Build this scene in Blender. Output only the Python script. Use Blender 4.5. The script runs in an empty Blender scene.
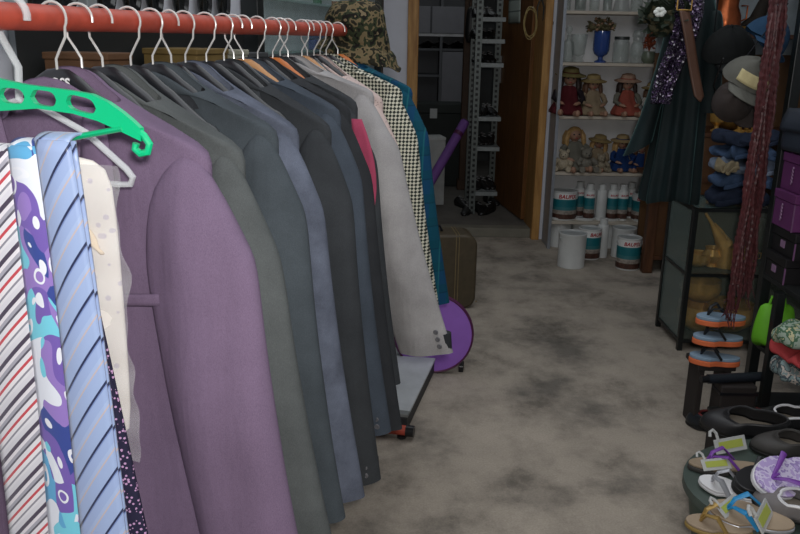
import bpy, bmesh, math, random
from mathutils import Vector, Matrix, Euler
R = random.Random(7)
SC = bpy.context.scene
COL = SC.collection
PI = math.pi
H = 1.28
PITCH, ROLL, F = math.radians(16.0), math.radians(1.0), 800.0

# ------------------------------------------------------------------ camera
cam_d = bpy.data.cameras.new('camera'); cam = bpy.data.objects.new('camera', cam_d); COL.objects.link(cam)
cam_d.sensor_width = 36; cam_d.lens = 36.0 * F / 800.0; cam_d.clip_start = 0.02
CM = Matrix.Rotation(PI/2 - PITCH, 3, 'X') @ Matrix.Rotation(ROLL, 3, 'Z')
cam.matrix_world = Matrix.Translation((0, 0, H)) @ CM.to_4x4()
SC.camera = cam
def ray(px, py): return CM @ Vector(((px-400)/F, -(py-267)/F, -1))
def P(px, py, Y):            # point seen at a pixel of the photograph, at distance Y into the room
    d = ray(px, py); return Vector((0, 0, H)) + d*(Y/d.y)
def PZ(px, py, z):           # the same on a horizontal surface at height z
    d = ray(px, py); return Vector((0, 0, H)) + d*((z-H)/d.z)
def PX(px, py, X):
    d = ray(px, py); return Vector((0, 0, H)) + d*(X/d.x)

# ------------------------------------------------------------------ materials
def lin(c):
    return tuple((v/12.92 if v <= .04045 else ((v+.055)/1.055)**2.4) for v in c)
def rgb(r, g, b): return lin((r/255, g/255, b/255))
MATS = {}
class NT:
    def __init__(s, name):
        s.m = bpy.data.materials.new(name); s.m.use_nodes = True
        s.t = s.m.node_tree; s.b = s.t.nodes['Principled BSDF']
    def n(s, typ, **kw):
        x = s.t.nodes.new(typ)
        for k, v in kw.items(): setattr(x, k, v)
        return x
    def l(s, a, b): s.t.links.new(a, b)
    def coord(s, kind='Object', scale=(1, 1, 1), rot=(0, 0, 0), loc=(0, 0, 0)):
        c = s.n('ShaderNodeTexCoord'); m = s.n('ShaderNodeMapping')
        m.inputs['Scale'].default_value = scale; m.inputs['Rotation'].default_value = rot; m.inputs['Location'].default_value = loc
        s.l(c.outputs[kind], m.inputs['Vector']); return m.outputs['Vector']
    def noise(s, vec, scale, detail=4, rough=.6):
        x = s.n('ShaderNodeTexNoise'); x.inputs['Scale'].default_value = scale; x.inputs['Detail'].default_value = detail
        x.inputs['Roughness'].default_value = rough
        if vec is not None: s.l(vec, x.inputs['Vector'])
        return x.outputs['Fac']
    def ramp(s, fac, stops, interp='LINEAR'):
        x = s.n('ShaderNodeValToRGB'); e = x.color_ramp; e.interpolation = interp
        while len(e.elements) < len(stops): e.elements.new(.5)
        for el, (p, c) in zip(e.elements, stops):
            el.position = p; el.color = (*c, 1)
        s.l(fac, x.inputs['Fac']); return x.outputs['Color']
    def mix(s, fac, a, b, mode='MIX'):
        x = s.n('ShaderNodeMix', data_type='RGBA', blend_type=mode)
        for sock, v in ((x.inputs['Factor'], fac), (x.inputs['A'], a), (x.inputs['B'], b)) if False else ((x.inputs[0], fac), (x.inputs[6], a), (x.inputs[7], b)):
            if isinstance(v, (int, float)): sock.default_value = v
            elif isinstance(v, tuple): sock.default_value = (*v, 1)[:4]
            else: s.l(v, sock)
        return x.outputs[2]
    def math(s, op, a, b=None):
        x = s.n('ShaderNodeMath', operation=op)
        for i, v in enumerate((a, b)):
            if v is None: continue
            if isinstance(v, (int, float)): x.inputs[i].default_value = v
            else: s.l(v, x.inputs[i])
        return x.outputs[0]
    def sep(s, vec):
        x = s.n('ShaderNodeSeparateXYZ'); s.l(vec, x.inputs[0]); return x.outputs
    def base(s, c):
        if isinstance(c, tuple): s.b.inputs['Base Color'].default_value = (*c, 1)
        else: s.l(c, s.b.inputs['Base Color'])
    def set(s, rough=.6, metal=0, spec=.5):
        s.b.inputs['Roughness'].default_value = rough; s.b.inputs['Metallic'].default_value = metal
        s.b.inputs['Specular IOR Level'].default_value = spec
    def bump(s, fac, strength=.3, dist=.002):
        x = s.n('ShaderNodeBump'); x.inputs['Strength'].default_value = strength; x.inputs['Distance'].default_value = dist
        s.l(fac, x.inputs['Height']); s.l(x.outputs['Normal'], s.b.inputs['Normal'])
def sc3(c, k): return tuple(min(1, v*k) for v in c)
def mat(name, c, rough=.6, metal=0, spec=.5, var=.12, scale=12, bump=0, bscale=80):
    if name in MATS: return MATS[name]
    t = NT(name); v = t.coord()
    if var: t.base(t.ramp(t.noise(v, scale), [(.3, sc3(c, 1-var)), (.7, sc3(c, 1+var))]))
    else: t.base(c)
    t.set(rough, metal, spec)
    if bump: t.bump(t.noise(v, bscale, 3), bump)
    MATS[name] = t.m; return t.m
def cloth(name, c, c2=None, var=.18, weave=900, sheen=.0, big=9):
    if name in MATS: return MATS[name]
    t = NT(name); v = t.coord()
    c2 = c2 or sc3(c, 1+var)
    col = t.ramp(t.noise(v, big, 5), [(.3, sc3(c, 1-var)), (.7, c2)])
    w = t.noise(t.coord(scale=(1, 1, .5)), weave, 2)
    col = t.mix(.35, col, t.ramp(w, [(.3, (.35,)*3), (.7, (.75,)*3)]), 'OVERLAY')
    t.base(col); t.set(.92, 0, .15); t.b.inputs['Sheen Weight'].default_value = sheen
    b1 = t.n('ShaderNodeBump'); b1.inputs['Strength'].default_value = .55; b1.inputs['Distance'].default_value = .012
    t.l(t.noise(t.coord(scale=(1, .4, .22)), 17, 3, .55), b1.inputs['Height'])
    b2 = t.n('ShaderNodeBump'); b2.inputs['Strength'].default_value = .25; b2.inputs['Distance'].default_value = .001
    t.l(w, b2.inputs['Height']); t.l(b1.outputs['Normal'], b2.inputs['Normal']); t.l(b2.outputs['Normal'], t.b.inputs['Normal'])
    MATS[name] = t.m; return t.m
def glass(name, c, alpha=.3, rough=.08, spec=.8):
    if name in MATS: return MATS[name]
    t = NT(name); t.base(c); t.set(rough, 0, spec); t.b.inputs['Alpha'].default_value = alpha
    MATS[name] = t.m; return t.m

# ------------------------------------------------------------------ mesh builder
class MB:
    def __init__(s): s.v = []; s.f = []; s.mi = []; s.cur = 0
    def add(s, vs, fs):
        o = len(s.v); s.v += [tuple(p) for p in vs]
        for f in fs: s.f.append([i+o for i in f]); s.mi.append(s.cur)
        return s
    def box(s, lo, hi, M=None):
        x0, y0, z0 = lo; x1, y1, z1 = hi
        vs = [Vector(p) for p in ((x0,y0,z0),(x1,y0,z0),(x1,y1,z0),(x0,y1,z0),(x0,y0,z1),(x1,y0,z1),(x1,y1,z1),(x0,y1,z1))]
        if M: vs = [M @ p for p in vs]
        return s.add(vs, [(3,2,1,0),(4,5,6,7),(0,1,5,4),(1,2,6,5),(2,3,7,6),(3,0,4,7)])
    def cbox(s, c, size, M=None):
        c = Vector(c); h = Vector(size)/2; return s.box(c-h, c+h, M)
    def rings(s, rs, closed=True, cap0=True, cap1=True):
        n = len(rs[0]); o = [p for r in rs for p in r]; fs = []
        for k in range(len(rs)-1):
            for i in range(n if closed else n-1):
                j = (i+1) % n; fs.append((k*n+i, k*n+j, (k+1)*n+j, (k+1)*n+i))
        if closed and cap0: fs.append(tuple(range(n-1, -1, -1)))
        if closed and cap1: fs.append(tuple((len(rs)-1)*n+i for i in range(n)))
        return s.add(o, fs)
    def grid(s, fn, nu, nv):
        return s.rings([[fn(i/nu, j/nv) for i in range(nu+1)] for j in range(nv+1)], closed=False)
    def lathe(s, prof, n=20, c=(0,0,0), M=None, sx=1, sy=1):
        rs = []
        for r, z in prof:
            ring = [Vector((c[0]+r*sx*math.cos(2*PI*i/n), c[1]+r*sy*math.sin(2*PI*i/n), c[2]+z)) for i in range(n)]
            rs.append([M @ p for p in ring] if M else ring)
        shut = abs(prof[0][0]-prof[-1][0])+abs(prof[0][1]-prof[-1][1]) < .004 and prof[0][0] > .004
        return s.rings(rs, cap0=prof[0][0] < .02 and not shut, cap1=prof[-1][0] < .02 and not shut)
    def tube(s, pts, r, n=8, ry=None, up=(0,0,1)):
        pts = [Vector(p) for p in pts]; rs = []; up = Vector(up); prev = None
        for i, p in enumerate(pts):
            t = (pts[min(i+1, len(pts)-1)] - pts[max(i-1, 0)]).normalized()
            if prev is None:
                a = t.cross(up)
                if a.length < 1e-3: a = t.cross(Vector((1, 0, 0)))
            else: a = prev - t*prev.dot(t)
            a.normalize(); prev = a; b = t.cross(a)
            ra = r[i] if isinstance(r, (list, tuple)) else r
            rb = (ry[i] if isinstance(ry, (list, tuple)) else ry) if ry else ra
            rs.append([p + a*ra*math.cos(2*PI*k/n) + b*rb*math.sin(2*PI*k/n) for k in range(n)])
        return s.rings(rs)
    def prism(s, poly, d, M=None):             # polygon in xy extruded along z by d
        n = len(poly); vs = [Vector((x, y, 0)) for x, y in poly] + [Vector((x, y, d)) for x, y in poly]
        if M: vs = [M @ p for p in vs]
        return s.add(vs, [tuple(range(n-1, -1, -1)), tuple(range(n, 2*n))] + [(i, (i+1) % n, n+(i+1) % n, n+i) for i in range(n)])
    def sphere(s, c, r, n=14, m=8, M=None, sc=(1,1,1)):
        rs = []
        for j in range(m+1):
            a = -PI/2 + PI*j/m; a = max(-PI/2+.02, min(PI/2-.02, a))
            ring = [Vector((c[0]+sc[0]*r*math.cos(a)*math.cos(2*PI*i/n), c[1]+sc[1]*r*math.cos(a)*math.sin(2*PI*i/n), c[2]+sc[2]*r*math.sin(a))) for i in range(n)]
            rs.append([M @ p for p in ring] if M else ring)
        return s.rings(rs)
    def build(s, name, m, parent=None, smooth=True, bevel=0, solid=0, sub=0, angle=40):
        me = bpy.data.meshes.new(name); me.from_pydata(s.v, [], s.f); me.validate()
        ms = m if isinstance(m, (list, tuple)) else [m]
        for x in ms: me.materials.append(x)
        if len(ms) > 1:
            for p, i in zip(me.polygons, s.mi): p.material_index = i
        bm = bmesh.new(); bm.from_mesh(me); bmesh.ops.recalc_face_normals(bm, faces=bm.faces)
        for f in bm.faces: f.smooth = smooth
        if smooth:
            lim = math.radians(angle)
            for e in bm.edges:
                if len(e.link_faces) == 2 and e.calc_face_angle(0) > lim: e.smooth = False
        bm.to_mesh(me); bm.free()
        o = bpy.data.objects.new(name, me); COL.objects.link(o)
        if parent: o.parent = parent
        if solid: x = o.modifiers.new('s', 'SOLIDIFY'); x.thickness = solid; x.offset = 0
        if bevel: x = o.modifiers.new('b', 'BEVEL'); x.width = bevel; x.segments = 2; x.limit_method = 'ANGLE'
        if sub: x = o.modifiers.new('u', 'SUBSURF'); x.levels = x.render_levels = sub
        return o
def tag(o, label=None, cat=None, group=None, kind=None):
    for k, v in (('label', label), ('category', cat), ('group', group), ('kind', kind)):
        if v: o[k] = v
    return o
def empty(name, loc, label, cat, rz=0, group=None):
    o = bpy.data.objects.new(name, None); COL.objects.link(o); o.empty_display_size = .05
    o.location = loc; o.rotation_euler = (0, 0, rz); return tag(o, label, cat, group)
def dup(o, loc=None, rot=None, label=None, parent=None, scale=None):
    c = o.copy(); COL.objects.link(c)
    if parent: c.parent = parent
    for ch in list(o.children): dup(ch, parent=c)
    if loc is not None: c.location = loc
    if rot is not None: c.rotation_euler = rot
    if scale is not None: c.scale = (scale,)*3 if isinstance(scale, (int, float)) else scale
    if label: c['label'] = label
    return c
def struct(name, mb, m, **k): return tag(mb.build(name, m, **k), kind='structure')
def text(s, size, shear=.15, fat=.0):
    cu = bpy.data.curves.new('t', 'FONT'); cu.body = s; cu.size = size; cu.shear = shear; cu.offset = fat
    cu.align_x = 'CENTER'; cu.align_y = 'CENTER'; cu.resolution_u = 3
    ob = bpy.data.objects.new('t', cu); COL.objects.link(ob)
    dg = bpy.context.evaluated_depsgraph_get(); dg.update()
    me = bpy.data.meshes.new_from_object(ob.evaluated_get(dg))
    vs = [v.co.copy() for v in me.vertices]; fs = [tuple(p.vertices) for p in me.polygons]
    bpy.data.objects.remove(ob); bpy.data.curves.remove(cu); bpy.data.meshes.remove(me)
    return vs, fs
def nz(x, y=0, z=0):
    return math.sin(x*3.1+y*1.7)+math.sin(y*2.3-z*1.9+1.3)+math.sin(z*2.7+x*1.1+.7)

# ================================================================== SETTING
def floor_mat():
    t = NT('dusty_concrete'); v = t.coord()
    a = t.ramp(t.noise(v, 2.3, 7, .62), [(.34, rgb(122, 116, 108)), (.48, rgb(170, 160, 147)), (.68, rgb(184, 173, 159))])
    blot = t.ramp(t.noise(t.coord(loc=(3, 1, 0), scale=(1, .8, 1)), 3.6, 9, .72), [(.36, (.48,)*3), (.45, (.8,)*3), (.55, (1, 1, 1))])
    c = t.mix(.85, a, blot, 'MULTIPLY')
    c = t.mix(.25, c, t.ramp(t.noise(v, 170, 3), [(.3, (.3,)*3), (.7, (.75,)*3)]), 'OVERLAY')
    t.base(c); t.set(.9, 0, .2); t.bump(t.noise(v, 120, 4), .3, .003); return t.m
M_floor = floor_mat()
M_wall = mat('grey_plaster', rgb(214, 216, 224), .85, var=.05, scale=5, bump=.15, bscale=60)
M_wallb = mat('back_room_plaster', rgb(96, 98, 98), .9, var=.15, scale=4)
M_wood = mat('pine_wood', rgb(176, 132, 74), .6, var=.15, scale=9)
def wood(name, c, c2, scale=(14, 14, 1.5)):
    t = NT(name); v = t.coord(scale=scale)
    t.base(t.ramp(t.noise(v, 3, 5), [(.3, c), (.7, c2)])); t.set(.5, 0, .4); t.bump(t.noise(v, 9, 3), .1); MATS[name] = t.m; return t.m
M_pine = wood('pine_casing', rgb(150, 104, 52), rgb(196, 150, 88))
M_door = wood('door_veneer', rgb(92, 58, 26), rgb(132, 88, 44))
M_dwood = wood('dark_wood', rgb(62, 38, 24), rgb(100, 64, 40))
M_shelfw = mat('pale_board', rgb(190, 180, 165), .7, var=.08)

YB = 5.2                                  # back wall plane
L = lambda Y: -.7078-.58+.2222*Y          # left wall line (parallel to the clothes rail)
struct('floor', MB().box((-3, -1, -.1), (3.2, 5.55, 0)), M_floor, smooth=False)
th = math.atan(.2222)
wl = MB(); p0 = Vector((L(.2), .2, 0)); p1 = Vector((L(YB+.1), YB+.1, 0)); off = Vector((-.1, .02, 0))
wl.add([p0, p1, p1+off, p0+off]+[p+Vector((0, 0, 2.6)) for p in (p0, p1, p1+off, p0+off)], [(0,1,5,4),(1,2,6,5),(2,3,7,6),(3,0,4,7),(0,3,2,1),(4,5,6,7)])
struct('wall_left', wl, M_wall, smooth=False)
xl = P(418, 60, YB).x; xr = P(533, 200, YB).x     # door opening
struct('wall_back', MB().box((-1.2, YB, 0), (xl-.02, YB+.36, 2.6)).box((xr+.02, YB, 0), (3.2, YB+.36, 2.6)).box((xl-.02, YB, 2.25), (xr+.02, YB+.36, 2.6)), M_wall, smooth=False)
struct('wall_right', MB().box((2.5, -1, 0), (2.6, YB, 2.6)), M_wall, smooth=False)
struct('ceiling', MB().box((-3, -1, 2.6), (3.2, 8.6, 2.7)), M_wall, smooth=False)
# casing and jamb lining of the doorway
cs = MB()
for a, b in ((xl-.068, xl), (xr, xr+.05)): cs.box((a, YB-.025, 0), (b, YB-.001, 2.32))
cs.box((xl-.075, YB-.025, 2.25), (xr+.05, YB-.001, 2.33))
struct('trim_1', cs, M_pine, smooth=False, bevel=.004)
jl = MB().box((xl-.02, YB, 0), (xl, YB+.36, 2.25)).box((xr, YB, 0), (xr+.02, YB+.36, 2.25)).box((xl-.02, YB, 2.23), (xr+.02, YB+.36, 2.25))
struct('trim_2', jl, M_pine, smooth=False)
ZF = .05
struct('trim_3', MB().box((xl, YB+.03, 0), (xr, YB+.13, ZF+.012)), mat('threshold_wood', rgb(120, 116, 104), .8), smooth=False, bevel=.004)
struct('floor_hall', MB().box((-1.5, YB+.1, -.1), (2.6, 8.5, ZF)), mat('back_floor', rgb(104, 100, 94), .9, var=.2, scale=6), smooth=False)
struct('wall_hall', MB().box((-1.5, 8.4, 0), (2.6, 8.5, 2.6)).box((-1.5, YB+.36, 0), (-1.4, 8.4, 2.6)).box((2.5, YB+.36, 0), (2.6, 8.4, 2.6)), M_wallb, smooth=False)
# open door leaf, hinged on the right jamb and swung into the back room
dl = empty('door_1', (xr-.005, YB+.33, ZF+.01), None, None)
dl['kind'] = 'structure'
hp = dl.location; fe = P(497, 150, YB+1.12)
ang = math.atan2(fe.y-hp.y, fe.x-hp.x); LW = min(.85, math.hypot(fe.y-hp.y, fe.x-hp.x)); dl.rotation_euler[2] = ang
MB().box((0, -.02, 0), (LW, .02, 2.12)).build('door_leaf', M_door, dl, False, .003)
hd = MB().cbox((LW-.07, .028, 1.0), (.04, .012, .2)).tube([(LW-.07, .03, 1.05), (LW-.07, .075, 1.05), (LW-.18, .08, 1.05)], .009)
hd.build('door_handle', mat('dull_steel', rgb(150, 150, 150), .4, .8), dl)

# notices pinned to the door leaf
dM = Matrix.Translation(dl.location) @ Matrix.Rotation(ang, 4, 'Z')
M_paper = mat('notice_paper', rgb(196, 206, 200), .8, var=.06)
def paper_mat():
    t = NT('printed_notice'); v = t.coord(); s = t.sep(v)
    row = t.math('FRACT', t.math('MULTIPLY', s[2], 13)); ln = t.math('LESS_THAN', row, .12)
    t.base(t.mix(ln, rgb(192, 204, 196), rgb(120, 132, 126))); t.set(.85); return t.m
pn = empty('paper_notice', dM @ Vector((.27, .0225, 1.33)), 'pale printed notice sheet pinned high on the open brown door', 'notice', ang)
g = MB().grid(lambda u, v: Vector((u*.30, .002+.004*math.sin(v*5), v*.62)), 6, 10)
g.build('sheet', paper_mat(), pn, solid=.001)
M_pin = mat('pin_metal', rgb(200, 200, 200), .4, .6, var=0)
for q in ((.02, .61), (.28, .61)): MB().sphere((q[0], .004, q[1]), .006, 8, 5).build('pin', M_pin, pn)
# cable coiled from a nail on the right casing
cc = MB(); pts = []
for k in range(70):
    a = k/69*2*PI*3; r = .10+.012*math.sin(a*1.7)
    pts.append((r*.62*math.cos(a)-.012, -.012-.004*(k % 3)/3-k*.0002, -.11+r*1.1*math.sin(a)))
cw = P(532, 8, YB-.03)
cb = empty('cable_coil', cw, 'thin yellowish cable coiled on a nail over the right door casing', 'cable'); cb.scale = (.62, 1, .8)
cc.tube(pts, .0035, 6).build('cable', mat('cable_yellow', rgb(170, 150, 96), .6), cb)
MB().tube([(0, .01, 0), (0, -.04, .004)], .003, 8).build('nail', M_pin, cb)
tl = empty('hanging_tongs', P(541, 2, YB-.03), 'dark forked iron tongs hanging on the door casing', 'tool')
for sx in (-1, 1):
    MB().tube([(0, 0, .03), (sx*.02, -.005, -.03), (sx*.018, -.005, -.11)], [.006, .006, .003], 8).build('arm', mat('old_iron', rgb(60, 56, 50), .6, .5), tl)
sw = P(550, 23, YB); wk = empty('wall_knob', sw, 'small black round knob on the white wall beside the doorway', 'knob')
MB().lathe([(.0, 0), (.02, 0), (.022, .006), (.016, .018), (0, .02)], 14, M=Matrix.Rotation(PI/2, 4, 'X')).build('cap', mat('black_plastic', rgb(24, 24, 26), .4), wk)
MB().tube([(0, -.004, -.02), (.002, -.006, -.09), (-.004, -.006, -.15)], .003, 6).build('cord', MATS['old_iron'], wk)

# ================================================================== CLOTHES RAIL
DR = Vector((.2222, 1, 0)).normalized()
def rail(Y): return Vector((-.7078+.2222*Y, Y, H+.017))
RZ = math.atan2(-DR.x, DR.y)            # local x of a hanger = across the rail, towards the aisle
M_red = mat('red_paint', rgb(178, 74, 56), .5, var=.18, scale=25, bump=.1)
M_black = mat('black_plastic2', rgb(26, 27, 30), .3, var=.1)
a, b = rail(.55), rail(2.48); mid = rail(2.44)
cr = empty('clothes_rail', (mid.x, mid.y, 0), 'long red-painted metal clothes rail carrying the row of jackets', 'clothes rail', RZ)
loc = lambda p: Matrix.Rotation(-RZ, 4, 'Z') @ (Vector(p)-Vector((mid.x, mid.y, 0)))
MB().tube([loc(a), loc(b)], .0165, 20).build('rail_tube', M_red, cr)
for yy in (0, -1.9):
    MB().tube([(0, yy, .03), (0, yy, H+.017)], .014, 12).build('upright_post', M_red, cr)
    fb = MB().tube([(-.24, yy, .03), (.205, yy, .03)], .017, 14).build('foot_bar', M_red, cr)
    for sx, x in ((-1, -.24), (1, .205)):
        MB().tube([(x-sx*.005, yy, .03), (x+sx*.022, yy, .03)], .0195, 14).build('end_cap', M_black, fb)
        MB().lathe([(.012, 0), (.016, .004), (.016, .012), (.01, .014)], 12, c=(x-sx*.02, yy, 0)).build('foot_pad', M_black, fb)

# --- hangers
M_wire = mat('flash_lit_wire', rgb(214, 212, 208), .25, .25, .8, var=.04)  # light grey base stands in for flash reflections on chrome wire
M_hblack = mat('black_hanger', rgb(30, 32, 36), .28, spec=.6, var=.1)
M_hwood = mat('beech_hanger', rgb(190, 140, 92), .5, var=.12)
M_horange = mat('orange_wood_hanger', rgb(196, 112, 52), .45, var=.12)
M_clear = glass('clear_plastic', rgb(236, 240, 242), .42, .05)
def interp(x, tab):
    x = abs(x)
    for (a, u), (b, v) in zip(tab, tab[1:]):
        if x <= b: return u+(v-u)*(x-a)/(b-a)
    (a, u), (b, v) = tab[-2:]; return v+(x-b)*(v-u)/(b-a)
HZ = [(0, -.066), (.018, -.067), (.03, -.073), (.055, -.093), (.075, -.105), (.092, -.114), (.15, -.140), (.2, -.161), (.24, -.178)]
def hz(x): return interp(x, HZ)
def hook_pts(r=.021, n=14, flip=1):
    pts = [(0, 0, -.07), (0, 0, -.052)]
    pts += [(flip*.007, 0, -.04), (flip*.017, 0, -.024)]
    for i in range(n+1):
        a = -.55+ (PI+.75)*i/n
        pts.append((flip*r*math.cos(a), 0, r*math.sin(a)))
    return pts
def hanger(Y, label, hm=None, wm=None, w=.2, flip=1, yaw=0, z=0, shift=0, thick=1.0, bar=False):
    p = rail(Y)
    h = empty('clothes_hanger', p, label, 'hanger', RZ+yaw, 'hangers on the red rail')
    MB().tube(hook_pts(flip=flip), .0018, 8).build('hook', wm or M_wire, h)
    rs = []; n = 22
    for i in range(n+1):
        x = -w + 2*w*i/n; k = abs(x)/w
        hh = .015*(1-.45*k); dd = (.008+.005*k**1.5)*thick; y = .002-.012*(x/.215)**2
        if i in (0, n): hh *= .3; dd *= .3
        rs.append([Vector((x, y+dd*math.cos(2*PI*j/12), hz(x)-.013-.016*max(0, min(1, (abs(x)-.07)/.05))+hh*math.sin(2*PI*j/12))) for j in range(12)])
    MB().rings(rs).build('shoulder_bar', hm or M_hblack, h)
    if bar: MB().tube([(-w*.86, -.012, hz(w*.86)-.02), (-w*.8, -.01, -.2), (w*.8, -.01, -.2), (w*.86, -.012, hz(w*.86)-.02)], .004, 8).build('trouser_bar', hm or M_hblack, h)
    return h

# --- jackets
def jacket(Y, label, m, yaw=0, w=.215, length=.74, slen=.62, swing=.10, sw=.066, lining=None, buttons=0, collar=None,
           tz=0.0, pocket=False, tk=.034, seed=0, panel=None, name='suit_jacket', cat='jacket', smat=None):
    p = rail(Y); rr = random.Random(seed*17+3)
    J = empty(name, p, label, cat, RZ+yaw, 'garments on the red rail')
    zs = lambda x: hz(x*.97)+.005 + tz*min(1, abs(x)/w)
    n = 44; zt = zs(w)
    ph = [rr.uniform(0, 6) for _ in range(6)]
    def ring(W, T, z, bl, front_drop=0, wav=0):
        out = []
        for i in range(n):
            a = 2*PI*i/n; ca, sa = math.cos(a), math.sin(a)
            x = W*math.copysign(abs(ca)**.75, ca); y = T*math.copysign(abs(sa)**.6, sa)
            zz = zs(x)*(1-bl)+z*bl - (front_drop*(1-abs(ca)) if sa < 0 else 0)
            y += wav*(math.sin(x*34+ph[0]+zz*3)+.6*math.sin(x*61+ph[1]-zz*5))*abs(sa)**.5
            y += -.012*(abs(x)/w)**2
            out.append(Vector((x, y, zz)))
        return out
    rs = [ring(.088, .026, 0, 0, .055), ring(.105, .030, 0, 0, .035), ring(.15, .031, 0, 0, .012), ring(w*.94, .027, 0, 0), ring(w, .020, zt-.012, .6)]
    K = 14
    for k in range(1, K+1):
        t = k/K; z = zt-.015-(length+zt)*t if False else zt-.015+(-.08-length-zt)*t
        W = w*(.985-.10*math.sin(min(1, t*1.7)*PI*.5)*(1-t)-.02*t)+.015*t
        rs.append(ring(W, tk*(.75+.35*t), z, 1, 0, .0035*t**.5+.002))
    MB().rings(rs, cap0=False, cap1=False).build('body', m, J, sub=1, angle=180)
    # collar
    cm = collar or m
    cr_ = []
    for j, (o, dz) in enumerate(((.024, -.02), (.024, -.008), (.028, -.002), (.035, -.008), (.040, -.020))):
        row = []
        for i in range(25):
            a = -.35*PI+ (1.7*PI)*i/24 ; a = a if True else 0
            x = (.062+o)*math.cos(a); y = (.026+o*.7)*math.sin(a)
            row.append(Vector((x, y, zs(x)+dz-(.05*(1-abs(math.cos(a))) if math.sin(a) < 0 else 0))))
        cr_.append(row)
    MB().rings(cr_, closed=False).build('collar', cm, J, sub=1, angle=180)
    for sx in (-1, 1):      # lapels on the front (towards the near end of the rail)
        fy = lambda x, z: -tk*1.0-.004-.012*(abs(x)/w)**2
        lp = MB().grid(lambda u, v: Vector((sx*(.012+.05*(1-v)**1.0+u*(.05*math.sin(PI*min(1, v*.85+.15))+.004)), fy(.05, 0)-.004-.004*math.sin(u*PI), -.12-v*.30)), 5, 10)
        lp.build('lapel', cm, J, solid=.003)
    # sleeves
    for sx in (1, -1):
        swg = swing if sx > 0 else .04; T_ = 16; pts = []; ra = []; rb = []
        sl = slen*rr.uniform(.98, 1.02) if sx < 0 else slen
        for k in range(T_+1):
            t = k/T_
            pts.append((sx*(w-.028+math.sin(swg)*sl*t**1.25), -.018-.018*math.sin(t*PI)-.01*t, zt-.002-sl*t))
            h_ = min(1, (t/.10))**.5 if t < .10 else 1
            ra.append((sw*(1.02-.12*t+.10*t*(swg > .15)))*max(.25, h_)*(.55+.45*min(1, t/.2)))
            rb.append((.026+.010*math.sin(t*PI))*max(.3, h_))
        rs = []
        for k, (q, A, B) in enumerate(zip(pts, ra, rb)):
            row = []
            for i in range(28):
                a = 2*PI*i/28; dx = A*math.cos(a); dy = B*math.sin(a)
                wv = .004*math.sin(dx*70+ph[2]+k*.25)+.003*math.sin(k*1.1+ph[3])*math.sin(a)
                zo = -swg*dx*.9 if sx > 0 else swg*dx*.9
                row.append(Vector((q[0]+dx, q[1]+dy+wv*(k > 1), q[2]+ (-zo if k > 3 else 0)*.6*0 + (sx*dx*(-.35) if k < 3 else sx*dx*.12*(k/T_)))))
            rs.append(row)
        q, A, B = pts[-1], ra[-1], rb[-1]
        S = MB().rings(rs, cap0=True, cap1=False)
        so = S.build('sleeve', smat or m, J, sub=1, angle=180)
        if lining and sx > 0:
            inner = [[Vector((q2.x*0+pts[-1][0]+(q2.x-pts[-1][0])*f, pts[-1][1]+(q2.y-pts[-1][1])*f, q2.z+dz)) for q2 in rs[-1]] for f, dz in ((.96, .001), (.9, .05))]
            MB().rings(inner, cap0=False, cap1=True).build('cuff_lining', lining, so)
        if buttons and sx > 0:
            for b_ in range(buttons):
                z = q[2]+.028+b_*.018; xx = q[0]+A*.55+.0-math.sin(swg)*.02*b_
                MB().lathe([(0, 0), (.0055, 0), (.0065, .0015), (.005, .003), (0, .0025)], 10, M=Matrix.Translation((xx, q[1]-B*.86-.002, z)) @ Matrix.Rotation(PI/2, 4, 'X')).build('cuff_button', M_button, so)
    if pocket:
        MB().grid(lambda u, v: Vector((.065+u*.115, -tk*1.1-.007-.012*((.065+u*.115)/w)**2, -.362+u*.012-v*.016)), 6, 3).build('pocket_flap', m, J, solid=.004)
    if panel:
        MB().grid(lambda u, v: Vector((w-.015+.008*math.sin(v*3)+u*panel[1]*math.sin(PI*min(1, .15+v*.9)), .036+panel[3], zt-.03-panel[4]-v*panel[2])), 4, 12).build('lining_panel', panel[0], J, solid=.003)
    return J
M_button = mat('grey_button', rgb(96, 96, 100), .35, spec=.7)
C = {}
def ck(n, c, **k): C[n] = cloth('cloth_'+n, rgb(*c), **k)
ck('purple', (114, 97, 120), var=.08); ck('slate', (86, 90, 90)); ck('charcoal', (72, 79, 84)); ck('navygrey', (78, 86, 94))
ck('denim', (94, 100, 114), var=.3, big=14); ck('black', (58, 61, 64)); ck('ink', (70, 78, 88)); ck('jet', (50, 52, 55))
ck('grey', (158, 156, 156)); ck('mid', (100, 102, 106)); ck('rose', (176, 76, 104)); ck('olive', (136, 136, 106)); ck('blue', (56, 92, 150))
ck('darkcollar', (44, 46, 49)); ck('beige', (196, 184, 176)); ck('cream', (226, 216, 206))
def check_mat():
    t = NT('houndstooth_check'); v = t.coord(scale=(1, 1, 1))
    x = t.n('ShaderNodeTexChecker'); x.inputs['Scale'].default_value = 1; x.inputs['Color1'].default_value = (*rgb(206, 204, 186), 1); x.inputs['Color2'].default_value = (*rgb(46, 52, 46), 1)
    r = t.coord(scale=(150, .001, 150), rot=(0, PI/4, 0)); t.l(r, x.inputs['Vector']); t.base(x.outputs['Color']); t.set(.9, 0, .2); return t.m
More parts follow.
